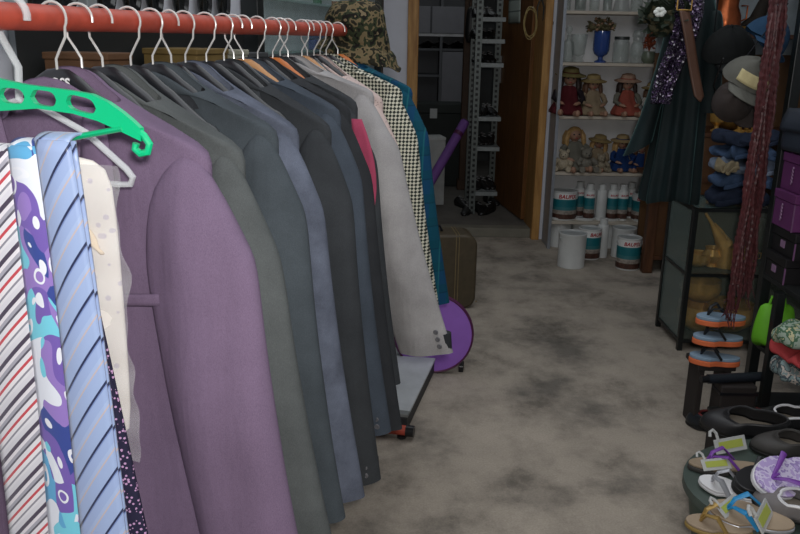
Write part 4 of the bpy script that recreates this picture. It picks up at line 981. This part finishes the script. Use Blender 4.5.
# second thinner leg in front
pB = P(763, 404, 2.42)
MB().box((pB.x-pA.x-.014, 2.42-2.6-.014, 0), (pB.x-pA.x+.014, 2.42-2.6+.014, zbx-.017)).build('rack_leg', M_bf, ra_, False, .002)

# purple shoe boxes on the rack
M_pbox = mat('magenta_purple_card', rgb(104, 48, 102), .6, var=.06); M_pedge = mat('lilac_edge', rgb(120, 82, 120), .6, var=.05); M_kbox = mat('black_card', rgb(26, 24, 26), .5); M_mark = mat('pale_mark', rgb(150, 118, 150), .7)
def shoebox(y0, y1, z0, z1, x0, label, body, lidm, mark):
    o = empty('shoe_box', (x0, (y0+y1)/2, z0), label, 'box', 0, 'shoe boxes stacked on the rack'); hy = (y1-y0)/2; hh = z1-z0
    MB().box((0, -hy, 0), (.30, hy, hh-.03)).build('box_body', body, o, False, .002)
    MB().box((-.004, -hy-.003, hh-.028), (.304, hy+.003, hh)).build('lid', lidm, o, False, .002)
    if mark == 'script':
        # pale upright scribble (illegible in the photo)
        MB().tube([(-.0055, -.004+.0035*math.sin(k*2.1), hh*.2+hh*.46*k/15) for k in range(16)], .0026, 5).build('printed_mark', M_mark, o)
    elif mark: MB().box((-.003, -.016, hh*.28), (-.0005, .012, hh*.55)).build('printed_mark', M_mark, o, False)
    for e in (-1, 1): MB().box((-.003, e*hy-.002, 0), (.001, e*hy+.002, hh-.03)).build('edge_trim', M_pedge, o, False)
    return o
bxx = pA.x+.0
yb0, yb1 = 2.26, 2.56
def yz(px, py): q = PX(px, py, bxx); return q.y, q.z
yA, zA0 = yz(766, 270); 
hs = [.085, .085, .118, .118]; zc = zbx
labs = ['lowest black shoe box with lilac edges in the stack on the rack', 'second black shoe box from the bottom, with pale square mark', 'purple shoe box just above the black ones', 'topmost purple shoe box of the stack']
for k in range(4):
    bod = M_kbox if k < 2 else M_pbox
    shoebox(yA-.165-.02*(k % 2)+.01, yA-.0-.01*(k % 2), zc+.0005, zc+hs[k], bxx-.012+.01*(k % 2), labs[k], bod, M_kbox if k < 2 else M_pbox, 'sq' if k < 2 else 'script'); zc += hs[k]+.001
zc2 = zbx
for k in range(4):
    shoebox(yA-.40, yA-.20, zc2+.0005, zc2+.1, bxx+.035, ['lowest dark box of the nearer stack on the rack', 'second dark box from the bottom of the nearer stack', 'third dark box of the nearer stack with lilac edges', 'top dark box of the nearer stack beside the purple boxes'][k], M_kbox, M_kbox, 'sq'); zc2 += .101
# bags on the shelf above
M_bag = mat('navy_bag', rgb(24, 32, 44), .6, bump=.2); M_strap = mat('white_strap', rgb(214, 218, 216), .5)
def handbag(loc, label, m, sm, s=1, rz=0):
    o = empty('handbag', loc, label, 'bag', rz, 'bags on the rack shelf'); o.scale = (s,)*3
    MB().rings([[Vector((W*math.copysign(abs(math.cos(a))**.6, math.cos(a)), T*math.copysign(abs(math.sin(a))**.7, math.sin(a)), z)) for a in [2*PI*i/28 for i in range(28)]] for W, T, z in ((.13, .05, 0), (.14, .055, .02), (.135, .05, .12), (.12, .035, .2), (.11, .015, .22))]).build('bag_body', m, o, sub=1, angle=180)
    MB().grid(lambda u, v: Vector(((u-.5)*.23, -.02-.034*math.sin(min(1, v*1.1)*PI/2)-.004, .215-v*.11)), 8, 6).build('flap', m, o, solid=.004)
    MB().tube([(-.10, -.02, .20)]+[(-.10*math.cos(a), -.02, .2+.14*math.sin(a)) for a in [PI*i/14 for i in range(15)]], .006, 8).build('strap', sm, o)
zbg = RSH[3]
handbag(Vector((P(807, 120, 2.32).x, 2.32, zbg)), 'navy handbag with white curved strap above the purple boxes', M_bag, M_strap, .58, -1.35)
handbag(Vector((bxx+.14, 2.49, zbg)), 'black handbag behind the navy one on the upper rack shelf', M_black, M_black, .8, -1.2)

# caps hung in front of the wooden unit
def cap(loc, rot, label, m, stripe=None, s=1, vm=None, group='caps hanging on the right'):
    o = empty('cap', loc, label, 'cap', 0, group); o.rotation_euler = rot; o.scale = (s,)*3
    n = 24; rs = []
    for j in range(9):
        a = j/8*PI/2*.98; rs.append([Vector((.095*math.cos(a)*math.cos(2*PI*i/n), .085*math.cos(a)*math.sin(2*PI*i/n), .105*math.sin(a)+.004*math.sin(5*2*PI*i/n))) for i in range(n)])
    MB().rings(rs, cap0=False).build('crown', m, o, angle=180)
    MB().grid(lambda u, v: Vector((.07*math.sin((u-.5)*2.6)*1.1, -.08*math.cos((u-.5)*2.2)-v*.075*math.cos((u-.5)*2.4)**.6, .004-.012*(2*u-1)**2-.015*v)), 14, 6).build('visor', vm or m, o, solid=.004)
    MB().sphere((0, 0, .106), .007, 8, 5).build('button', m, o)
    if stripe: MB().grid(lambda u, v: Vector((-.07+.14*u, -.0855*math.sqrt(max(0, 1-((-.07+.14*u)/.0955)**2))*math.cos(v*.5+.18)-.0025, .022+.042*v)), 12, 4).build('front_patch', stripe, o, solid=.003)
    MB().tube([(0, .08, .01), (0, .10, .06), (0, .1, .3)], .0025, 6).build('hanging_loop', M_black, o)
    return o
M_cgrey = cloth('cap_grey', rgb(98, 98, 92)); M_cbrown = cloth('cap_brown', rgb(66, 60, 58)); M_cblue = cloth('cap_blue', rgb(40, 66, 92)); M_cblk = cloth('cap_black', rgb(26, 28, 28)); M_cream = cloth('cap_cream', rgb(196, 184, 140))
cap(P(743, 82, 2.62), (.5, .35, .15), 'grey cap with cream patch hanging above the jeans', M_cgrey, M_cream, .82)
cap(P(733, 102, 2.78), (.7, -.9, .5), 'brown-grey cap hanging lowest beside the velvet dress', M_cbrown, None, .8)
cap(P(763, 42, 2.70), (.3, .6, .3), 'blue cap hanging behind the grey one near the strands', M_cblue, None, .8)
cap(P(728, 55, 2.86), (.3, -.2, .2), 'black cap hanging between the copper pitcher and grey cap', M_cblk, None, .95)

# folded jeans on a rack shelf by the dress
zj = gz1; YJ = gy0+.14; jx = at_px(732, YJ, gz1).x; jw = .27
def folded(loc, label, m, w, d, h, rz, seed, group='crumpled clothes on the glass cabinet', name='folded_jeans', cat='jeans'):
    rr = random.Random(seed); o = empty(name, loc, label, cat, rz, group); p1, p2 = rr.uniform(0, 6), rr.uniform(0, 6)
    rs = []
    for j in range(7):
        t = j/6; sc_ = (1-.25*(2*t-1)**4)
        rs.append([Vector((w/2*sc_*math.copysign(abs(math.cos(a))**.55, math.cos(a))*(1+.09*math.sin(3*a+p1)+.05*math.sin(8*a+p2+t*4)), d/2*sc_*math.copysign(abs(math.sin(a))**.55, math.sin(a))*(1+.10*math.sin(4*a+p2)+.05*math.sin(9*a+p1+t*3)), max(0, h*t+.012*math.sin(5*a+p1)*t+.016*math.sin(a*2+p2)*t+.006*math.sin(9*a+p2*2)))) for a in [2*PI*i/36 for i in range(36)]])
    MB().rings(rs).build('folded_cloth', m, o, sub=1, angle=180)
    MB().grid(lambda u, v: Vector(((u-.5)*w*.8, -d/2*.96-.006+.005*math.sin(u*9+p1), h*.55+.012*math.sin(u*5+p2)-v*h*.35)), 14, 3).build('hem_fold', m, o, solid=.004)
    return o
M_jean = cloth('jean_blue', rgb(72, 92, 122), var=.3, big=22); M_jean2 = cloth('jean_pale', rgb(120, 132, 150), var=.3, big=22); M_jean3 = cloth('jean_dark', rgb(44, 52, 70), var=.3, big=22)
zz = zj+.001
for k, (m, hh, lab) in enumerate(((M_jean3, .07, 'dark navy jeans at the bottom of the crumpled pile'), (M_jean, .055, 'mid-blue jeans second from the bottom of the pile'), (M_jean2, .05, 'pale washed jeans in the middle of the pile'), (M_jean, .05, 'mid-blue jeans on top of the pale washed pair'), (M_jean3, .045, 'dark jeans topmost on the crumpled pile'))):
    folded(Vector((jx+.01*(k % 2), YJ-.03, zz+.0005)), lab, m, jw*.88, .22, hh*1.0, .11*(k-2), k+5); zz += hh+.006
folded(Vector((jx-.10, YJ-.135, zj+.15)), 'beige cloth lying at the left edge of the jeans pile', cloth('beige_cloth', rgb(150, 138, 112)), .08, .07, .035, .3, 33, name='folded_cloth', cat='cloth')
# ================================================================== SHOES AND CLUTTER, LOWER RIGHT
def sole_poly(Ln, Wd_, n=28):
    out = []
    for i in range(n):
        a = 2*PI*i/n; y = math.cos(a); x = math.sin(a)
        wv = 1 if y > 0 else .80
        wv *= 1-.14*math.exp(-((y+.15)/.3)**2)
        out.append((x*Wd_/2*wv, y*Ln/2))
    return out
def flipflop(loc, label, sm, im, stm, Ln=.25, Wd_=.095, th_=.022, rot=(0, 0, 0), group=None, name='flip_flop', cat='sandal'):
    o = empty(name, loc, label, cat, 0, group); o.rotation_euler = rot
    pl = sole_poly(Ln, Wd_)
    MB().prism(pl, th_*.62).build('sole', sm, o, bevel=.003)
    MB().prism([(x*.97, y*.98) for x, y in pl], th_*.38, Matrix.Translation((0, 0, th_*.62+.0004))).build('footbed', im, o, bevel=.002)
    for sx in (-1, 1):
        MB().tube([(.0, Ln*.27, th_), (sx*Wd_*.16, Ln*.2, th_+.026), (sx*Wd_*.36, Ln*.06, th_+.034), (sx*Wd_*.46, -Ln*.10, th_-.002)], [.004, .006, .008, .007], 8, [.003]*4).build('strap', stm, o)
    MB().tube([(0, Ln*.27, th_-.004), (0, Ln*.265, th_+.014), (0, Ln*.24, th_+.022)], .003, 6).build('toe_post', stm, o)
    return o
def slipper(loc, label, um, im, trim=None, Ln=.25, Wd_=.09, rot=(0, 0, 0), group=None, h=.05, name='slip_on_shoe', cat='shoe', deep=.42):
    o = empty(name, loc, label, cat, 0, group); o.rotation_euler = rot; n = 36
    pl = sole_poly(Ln, Wd_, n)
    MB().prism([(x*1.03, y*1.02) for x, y in pl], .010).build('sole', mat('black_rubber', rgb(24, 24, 24), .6), o, bevel=.003)
    # upper: wall rises around the foot and closes over the toe
    rows = []
    for j in range(7):
        t = j/6; row = []
        for i, (x, y) in enumerate(pl):
            k = y/(Ln/2); toe = max(0, (k-.05)/.95)
            f = 1-toe*.0
            inn = t*t*(.10+ .85*toe)
            hh = h*(.75+.15*(-k) if k < 0 else .75-.05*k)*math.sin(t*PI/2)
            row.append(Vector((x*(1-inn*.9), y*(1-.12*t*t) if k < .05 else (.05*Ln/2+(y-.05*Ln/2)*(1-inn*deep*1.6)), .010+hh)))
        rows.append(row)
    MB().rings(rows, cap0=False, cap1=False).build('upper', um, o, solid=.003, angle=180)
    MB().prism([(x*.9, y*.93) for x, y in pl], .003, Matrix.Translation((0, 0, .0105))).build('insole', im, o)
    MB().tube([p for p in rows[-1]]+[rows[-1][0]], .004, 6).build('collar_trim', trim or um, o)
    return o
GS = 'shoes heaped on the right'
M_lb = mat('pale_blue_foam', rgb(132, 156, 176), .7); M_or = mat('orange_foam', rgb(220, 112, 66), .7); M_kr = mat('black_strap', rgb(26, 28, 32), .5)
# stack of three blue and orange flip-flops beside the strands
zs0 = P(720, 366, 2.5).z; f0 = at_px(716, 2.5, zs0)
M_step = mat('dark_step', rgb(40, 34, 32), .7)
crate = empty('shoe_step', (f0.x, 2.5, 0), 'dark low step under the blue and orange flip-flops', 'step')
MB().box((-.06, -.0, zs0-.02), (.07, .12, zs0-.001)).build('tread', M_step, crate, False, .003)
for x in (-.05, .04): MB().box((x, .01, 0), (x+.02, .11, zs0-.02)).build('side', M_step, crate, False, .003)
zq = zs0
for k, lab in enumerate(('bottom blue and orange flip-flop of the stack of three', 'middle blue and orange flip-flop of the stack of three', 'top blue and orange flip-flop of the stack of three')):
    flipflop(Vector((f0.x+.008*k, 2.52+.015*k, zq)), lab, M_or, M_lb, M_kr, .165, .085, .030, (0, .0, 1.35+.08*k), 'stacked blue and orange flip-flops'); zq += .066
# green bag and cloths on the low rack shelf
M_lime = mat('lime_green_cloth', rgb(110, 190, 40), .6, var=.1)
rackp = lambda px, y, z: at_px(px, y, z)
o = empty('green_bag', rackp(771, 2.52, RSH[1]), 'lime green carrier bag standing behind the two black posts', 'bag', -.3)
MB().rings([[Vector((W*math.copysign(abs(math.cos(a))**.7, math.cos(a))*(1+.03*math.sin(a*6)), T*math.sin(a), z+.012*math.sin(a*2))) for a in [2*PI*i/30 for i in range(30)]] for W, T, z in ((.06, .03, 0), (.068, .035, .02), (.064, .03, .08), (.055, .02, .125), (.05, .008, .15))]).build('bag_body', M_lime, o, sub=1, angle=180)
for s in (-1, 1): MB().tube([(-.025, s*.006, .145), (-.02, s*.008, .175), (.02, s*.008, .175), (.025, s*.006, .145)], .003, 6).build('handle', M_lime, o)
def print_cloth(name, c, c2, c3):
    t = NT(name); t.base(t.ramp(t.noise(t.coord(), 40, 2), [(0, c), (.45, c2), (.55, c3), (.62, c)], 'CONSTANT')); t.set(.8); return t.m
M_pr1 = print_cloth('leafy_print', rgb(160, 176, 160), rgb(74, 110, 84), rgb(196, 190, 150)); M_rd = cloth('coral_cloth', rgb(186, 74, 76)); M_tq = print_cloth('striped_print', rgb(130, 150, 150), rgb(70, 84, 90), rgb(190, 180, 170))
zz = RSH[1]
for k, (px, y, m, w_, d_, h_, lab) in enumerate(((800, 2.27, M_tq, .17, .16, .05, 'grey-green printed cloth at the bottom of the folded heap on the rack'), (802, 2.26, M_rd, .16, .15, .035, 'coral red cloth folded in the middle of the heap on the rack'), (804, 2.25, M_pr1, .16, .15, .06, 'leaf-patterned pale cloth on top of the heap on the rack'))):
    folded(rackp(px, y, zz), lab, m, w_, d_, h_, .2*k, 50+k, 'folded cloths on the rack', 'folded_cloth', 'cloth'); zz += h_+.014
zz = RSH[0]
for k, (px, y, m, w_, d_, h_, lab) in enumerate(((778, 2.28, M_rd, .16, .14, .05, 'coral cloth on the lowest rack shelf behind the posts'), (796, 2.2, M_pr1, .16, .14, .06, 'leaf-patterned cloth on the lowest rack shelf'))):
    folded(rackp(px, y, zz), lab, m, w_, d_, h_, .2*k, 60+k, 'folded cloths on the rack', 'folded_cloth', 'cloth')
# black tube lying in front of the posts
q = P(708, 379, 2.43); rt = empty('black_tube', tuple(q), 'short black rolled umbrella lying by the foot of the black post', 'umbrella', .05); rt.name = 'rolled_umbrella'
MB().tube([(0, 0, 0), (.20, .02, 0)], .016, 14).build('roll', mat('navy_black_nylon', rgb(26, 32, 40), .5), rt)
MB().tube([(-.025, -.003, 0), (0, 0, 0)], .012, 12).build('grip', M_black, rt)
st = empty('umbrella_block', (q.x+.09, q.y+.012, 0), 'dark block on the floor under the rolled umbrella', 'block')
MB().box((-.05, -.03, 0), (.07, .03, q.z-.017)).build('block_body', M_step, st, False, .006); MB().box((-.052, -.032, q.z-.05), (.072, .032, q.z-.04)).build('band', M_black, st, False)

# dark green tub carrying the sandal heap
TZ = .19; TR = .34; tl_ = PZ(689, 484, TZ); tc = Vector((tl_.x+TR, tl_.y-.01, 0))
tub = empty('green_tub', tc, 'large round dark green tub on the floor heaped with sandals', 'tub')
M_tub = mat('dark_green_plastic', rgb(56, 76, 66), .5, var=.12)
MB().lathe([(0, 0), (TR*.86, 0), (TR*.9, .01), (TR*.98, TZ-.03), (TR*.98, TZ-.012), (0, TZ-.012)], 48, sx=1, sy=.78).build('tub_wall', M_tub, tub)
MB().lathe([(TR*.985, TZ-.03), (TR*1.02, TZ-.026), (TR*1.02, TZ-.003), (TR*.99, TZ), (0, TZ), (0, TZ-.0115), (TR*.985, TZ-.0115)], 48, sx=1, sy=.78).build('lid', mat('tub_lid', rgb(72, 84, 78), .5, var=.1), tub)
# low dark box behind the tub for the second row of shoes
pb = PZ(735, 430, .14)
M_lav = print_cloth('lavender_floral', rgb(186, 166, 216), rgb(214, 204, 232), rgb(160, 140, 196)); M_dkg = mat('black_leather', rgb(38, 38, 40), .45, var=.15); M_taupe = mat('taupe_insole', rgb(118, 110, 98), .7); M_wt = mat('white_vinyl', rgb(222, 222, 224), .4, var=.04)
M_purps = mat('violet_strap', rgb(120, 66, 160), .45); M_blus = mat('bright_blue_strap', rgb(40, 140, 196), .4); M_dusk = mat('dark_grey_sole', rgb(62, 60, 58), .6); M_bei = mat('beige_footbed', rgb(158, 140, 118), .7); M_silv = mat('silver_vinyl', rgb(180, 182, 188), .3, .4)
def top(px, py, dz=.002): return PZ(px, py, TZ+dz)
bp = empty('shoe_plinth', (tc.x+.02, tc.y+.275, 0), 'low dark plinth on the floor behind the tub under the black shoes', 'plinth')
MB().box((-.12, -.0, 0), (.34, .24, .155)).build('plinth_body', M_step, bp, False, .006); MB().box((-.125, -.005, .155), (.345, .245, .167)).build('plinth_top', M_bf, bp, False, .003)
ZP = .1675
slipper(PZ(744, 430, ZP), 'black slip-on shoe with taupe lining at the back of the heap', M_dkg, M_taupe, None, .25, .105, (0, -.32, 1.25), GS, .06)
slipper(PZ(788, 425, ZP), 'black ballet shoe with white trim at the right edge', M_dkg, M_taupe, M_wt, .22, .09, (0, -.2, 1.4), GS)
slipper(PZ(708, 420, .035)+Vector((-.0, 0, -.033)), 'small black shoe alone on the floor at the left of the heap', mat('black_blue_leather', rgb(30, 36, 42), .4), M_dusk, mat('red_lining', rgb(120, 44, 44), .6), .15, .075, (0, 0, .8), GS, .06)
flipflop(top(728, 471), 'beige flat sandal with violet strap at the left edge of the tub', M_dusk, M_bei, M_purps, .21, .075, .02, (0, 0, 1.45), GS, 'sandal')
flipflop(top(765, 486, .03), 'black thick-soled sandal under the lavender floral one', mat('black_foam', rgb(30, 30, 30), .7), M_dkg, M_kr, .19, .10, .03, (0, -.3, 1.85), GS, 'sandal')
flipflop(top(784, 478, .075), 'lavender floral flip-flop on top of the heap', M_wt, M_lav, M_purps, .20, .115, .022, (0, -.62, 1.95), GS)
flipflop(top(728, 492, .012), 'white sandal with silver straps lying on the tub lid', M_wt, M_wt, M_silv, .15, .065, .016, (0, -.25, .85), GS, 'sandal')
flipflop(top(750, 520, .02), 'sandal with bright blue straps at the bottom of the photo', M_silv, M_bei, M_blus, .19, .085, .018, (0, -.3, 1.15), GS, 'sandal')
flipflop(top(718, 530, .0), 'ochre-soled sandal at the lower left of the tub', mat('ochre_sole', rgb(150, 126, 70), .7), M_bei, mat('gold_strap', rgb(170, 140, 80), .4, .4), .15, .07, .018, (0, -.1, 1.3), GS, 'sandal')
slipper(top(797, 515, .03), 'grey slipper with white trim at the lower right corner', mat('grey_felt', rgb(120, 116, 116), .9), M_taupe, M_wt, .20, .09, (0, -.2, .9), GS)
slipper(top(792, 452, .01), 'dark grey shoe behind the lavender flip-flop', M_dusk, M_taupe, None, .22, .09, (0, -.2, 1.35), GS)
# small clear shoe hangers with yellow-green stickers
M_yel = mat('yellow_green_sticker', rgb(176, 186, 84), .6, var=.04)
def shoe_hanger(loc, label, rz, s=1, tilt=.35):
    o = empty('shoe_hanger', loc, label, 'hanger', 0, 'clear shoe hangers with stickers'); o.rotation_euler = (tilt, 0, rz); o.scale = (s,)*3
    MB().box((-.05, -.002, 0), (.05, .002, .038)).build('plate', M_clear if False else glass('milky_plastic', rgb(214, 216, 214), .7, .15), o, False, .001)
    MB().tube([(-.035, 0, .036), (-.037, 0, .055), (-.045, 0, .064), (-.055, 0, .06), (-.058, 0, .048)], .0042, 8).build('hook', MATS['milky_plastic'], o)
    MB().box((-.038, -.0032, .01), (.038, -.0022, .03)).build('sticker', M_yel, o, False)
shoe_hanger(PZ(732, 452, .20), 'clear hook hanger with yellow-green sticker nearest the small black shoe', .35, 1.05, -.5)
shoe_hanger(top(718, 470, .03), 'clear hook hanger lying beside the violet-strapped sandal', .2, .8, -.8)
shoe_hanger(top(734, 512, .03), 'clear hanger with sticker above the bright blue straps', .75, .85, -.9)
shoe_hanger(top(768, 524, .04), 'clear hanger with large sticker between blue sandal and grey slipper', .95, 1.05, -.6)

# ================================================================== BACK ROOM
M_drk = mat('grey_unit', rgb(104, 106, 110), .6, var=.12, scale=4); M_shoe = mat('dark_shoe', rgb(28, 26, 26), .4, var=.2)
YU = 7.7
u0, u1 = at_px(418, YU, 1.0).x, at_px(468, YU, 1.0).x
un = empty('grey_shelf_unit', (u0-.25, YU, ZF), 'tall grey shelf unit with shoes at the end of the back room', 'shelf unit')
uw = u1-u0+.25
za = P(440, 48.5, YU).z-ZF; zb2 = P(440, 35, YU).z-ZF
MB().box((0, .33, 0), (uw, .35, 2.1)).build('back_panel', M_drk, un, False)
for z in (.04, .45, .9, za, 2.0): MB().box((0, 0, z-.02), (uw, .33, z)).build('shelf_board', M_drk, un, False)
MB().box((0, -.015, zb2-.012), (uw, .33, zb2+.012)).build('pale_ledge', mat('pale_ledge', rgb(206, 206, 208), .5), un, False)
for k in range(2): MB().box((uw*k/2+.01, -.02, zb2+.015), (uw*(k+1)/2-.005, 0, zb2+.25)).build('cupboard_door', mat('grey_front', rgb(138, 138, 144), .6, var=.06), un, False, .003)
for x in (0, uw*.64, uw): MB().box((x-.012, -.012, 0), (x+.012, .33, 2.1)).build('side_panel', M_drk, un, False)
MB().box((uw*.66, -.015, .5), (uw-.02, .0, za-.03)).build('lower_door', mat('grey_front', rgb(138, 138, 144), .6), un, False, .003)
shp = bpy.data.objects.new('shoe', None); COL.objects.link(shp)
def shoe_mesh():
    rs = []
    for y, w, h, z in ((-.14, .01, .02, 0), (-.13, .032, .07, 0), (-.08, .036, .10, 0), (-.03, .036, .085, 0), (.03, .042, .055, 0), (.09, .044, .042, 0), (.13, .032, .032, 0), (.145, .008, .015, 0)):
        rs.append([Vector((w*math.cos(a), y, max(0, h/2+h/2*math.sin(a)*1.0))) for a in [2*PI*i/16 for i in range(16)]])
    return MB().rings(rs)
shoe_mesh().build('shoe_upper', M_shoe, shp, sub=1, angle=180)
MB().prism(sole_poly(.29, .092, 20), .014).build('shoe_sole', mat('black_rubber', rgb(24, 24, 24), .6), shp)
MB().tube([(.0, -.07, .098), (.02, -.05, .092), (-.018, -.03, .085), (.018, -.005, .075), (-.016, .02, .066)], .003, 6).build('laces', mat('pale_lace', rgb(150, 150, 150), .8), shp)
for i, px in enumerate((424.5, 431, 437.5, 443.5, 454, 461)):
    put(shp, at_px(px, YU+.15, za+ZF), ['dark shoe at the far left on the grey unit', 'dark shoe second from the left on the grey unit', 'dark shoe third from the left on the grey unit', 'dark shoe left of the gap on the grey unit', 'dark shoe right of the gap on the grey unit', 'dark shoe at the right end of the grey unit'][i], 'shoe', 'shoes on the grey unit in the back room', (-.6, .5)[i % 2]+PI, .78)
# dark box on the floor of the back room
o = empty('storage_trunk', (at_px(432, 7.0, .4).x, 7.0, ZF), 'dark green-black trunk standing before the grey unit in the back room', 'trunk')
MB().box((-.24, -.15, 0), (.24, .15, .62)).build('trunk_body', mat('trunk_dark', rgb(36, 42, 40), .7), o, False, .008); MB().box((-.245, -.155, .62), (.245, .155, .70)).build('lid', mat('trunk_lid', rgb(46, 52, 50), .7), o, False, .008); MB().box((-.03, -.16, .58), (.03, -.15, .66)).build('latch', M_tinrim, o, False)
o = empty('carton', (at_px(437, 6.1, .3).x-.04, 6.12, ZF), 'pale cardboard carton half hidden behind the teal plaid jacket', 'box', .2)
zt6 = P(436, 139, 6.1).z-ZF
MB().box((-.10, -.09, 0), (.08, .09, zt6)).build('carton_body', mat('pale_card', rgb(176, 178, 176), .8), o, False, .003); MB().box((-.102, -.092, zt6), (.082, .092, zt6+.02)).build('lid', mat('pale_card_lid', rgb(196, 198, 196), .8), o, False, .003)
# purple rolled mat leaning in the doorway
e0, e1 = P(431, 181, 5.62), P(465, 122, 5.85)
dm = (e1-e0).normalized(); e00 = e0-dm*((e0.z-ZF-.03)/dm.z)
o = empty('rolled_mat', e00, 'long purple rolled mat leaning diagonally in the doorway', 'mat')
q1 = e1-e00
MB().tube([(0, 0, 0), q1], .034, 20).build('mat_roll', mat('purple_mat', rgb(118, 76, 150), .7, var=.08), o)
MB().tube([q1, q1+dm*.012], .027, 16).build('roll_core', mat('roll_end', rgb(70, 44, 84), .8), o)
MB().tube([q1*.85, q1*.85+dm*.03], .0355, 20).build('binding_strap', M_purpr, o)
# brown post with a dark bag hanging on it
o = empty('wooden_post', (at_px(468, 6.75, 1.0).x, 6.75, ZF), 'brown wooden post from floor to ceiling in the back room', 'post')
MB().box((-.045, -.045, 0), (.045, .045, 2.549)).build('shaft', mat('post_brown', rgb(78, 54, 36), .6, var=.15), o, False, .005); MB().box((-.06, -.06, 0), (.06, .06, .08)).build('base_block', MATS['post_brown'], o, False, .005)
q = P(472, 5, 6.62); o = empty('hanging_bag', (q.x, 6.64, q.z), 'dark narrow bag hanging on the brown post in the back room', 'bag')
MB().rings([[Vector((W*math.cos(a), T*math.sin(a), z)) for a in [2*PI*i/20 for i in range(20)]] for W, T, z in ((.02, .01, -.29), (.05, .03, -.27), (.045, .03, -.1), (.03, .02, .0))]).build('bag_body', M_shoe, o, sub=1, angle=180)
MB().tube([(-.02, 0, -.01), (0, .03, .12), (.02, 0, -.01)], .004, 6).build('strap', M_shoe, o)
# slotted metal shelving
def slot_mat():
    t = NT('slotted_steel'); s = t.sep(t.coord()); f = t.math('FRACT', t.math('MULTIPLY', s[2], 26)); k = t.math('MULTIPLY', t.math('LESS_THAN', f, .5), t.math('LESS_THAN', t.math('ABSOLUTE', s[0]), .009))
    t.base(t.mix(k, rgb(104, 110, 108), rgb(30, 32, 32))); t.set(.4, .4, .5); return t.m
M_slot = slot_mat()
YM = 6.0; mp = PZ(471.5, 214, ZF)
ms = empty('slotted_shelving', (mp.x, mp.y, ZF), 'slotted grey steel shelving with shoes inside the doorway', 'shelving')
MW, MD = .18, .40
for x, y in ((0, 0), (0, MD), (MW, MD)):
    p_ = MB().box((-.022, -.003, 0), (.022, 0, 2.2)).box((-.022, 0, 0), (-.019, .035, 2.2)).build('slotted_post', M_slot, ms, False); p_.location = (x, y, 0)
lv = [P(480, y, mp.y).z-ZF for y in (192, 147, 117, 63, 39, 17)]
for z in lv: MB().box((.0, .003, z-.028), (MW, .006, z)).box((0, .006, z-.006), (MW, MD, z)).build('steel_shelf', mat('pale_steel', rgb(140, 146, 146), .45, .2), ms, False)
GR = 'shoes on the slotted shelving'
nm = ['second lowest', 'third lowest', 'fourth', 'fifth', 'top']
lvn = ['lowest shelf', 'second shelf up', 'third shelf up', 'fourth shelf up', 'fifth shelf up', 'top shelf']
for k, z in enumerate(lv):
    for i, px in enumerate((477, 483.5, 490)):
        put(shp, at_px(px, mp.y+.17+.02*i, z+ZF+.001)+Vector((0, 0, 0)), 'dark shoe on the %s of the slotted shelving, %s' % (lvn[k], ('beside its post', 'in the middle', 'next to the door')[i]), 'shoe', GR, PI+(-.2, .25, .1)[(i+k) % 3], .8)
for i, (px, py, lab) in enumerate(((463, 207, 'dark shoe on the floor left of the slotted post'), (467, 213, 'dark shoe on the floor in front of the slotted post'), (479, 211, 'dark shoe on the floor just right of the slotted post'), (487, 213, 'dark shoe with pale laces nearest the open door'), (491, 203, 'dark shoe on the floor beneath the lowest steel shelf'))):
    q = PZ(px, py, ZF+.001); put(shp, q, lab, 'shoe', 'shoes on the floor of the back room', PI+(.5, -.3, .2, -.6, .4)[i], .8)

# ================================================================== LIGHT
def lamp(name, typ, loc, energy, color=(1, 1, 1), **k):
    d = bpy.data.lights.new(name, typ); d.energy = energy; d.color = color
    for a, v in k.items(): setattr(d, a, v)
    o = bpy.data.objects.new(name, d); COL.objects.link(o); o.location = loc; return o
lamp('camera_flash', 'POINT', (.03, -.03, H+.06), 50, (1, .97, .95), shadow_soft_size=.025)
cl_ = lamp('ceiling_daylight', 'AREA', (.4, 2.0, 2.55), 22, (.93, .97, 1), shape='RECTANGLE', size=1.6, size_y=3.5)
bl2 = lamp('back_room_light', 'AREA', (.3, 6.9, 2.5), 3, (.9, .97, 1), shape='RECTANGLE', size=1.2, size_y=1.2)
w = bpy.data.worlds.new('world'); SC.world = w; w.use_nodes = True
w.node_tree.nodes['Background'].inputs[0].default_value = (.55, .62, .62, 1); w.node_tree.nodes['Background'].inputs[1].default_value = .17
SC.view_settings.view_transform = 'Standard'; SC.view_settings.look = 'None'; SC.view_settings.exposure = 0
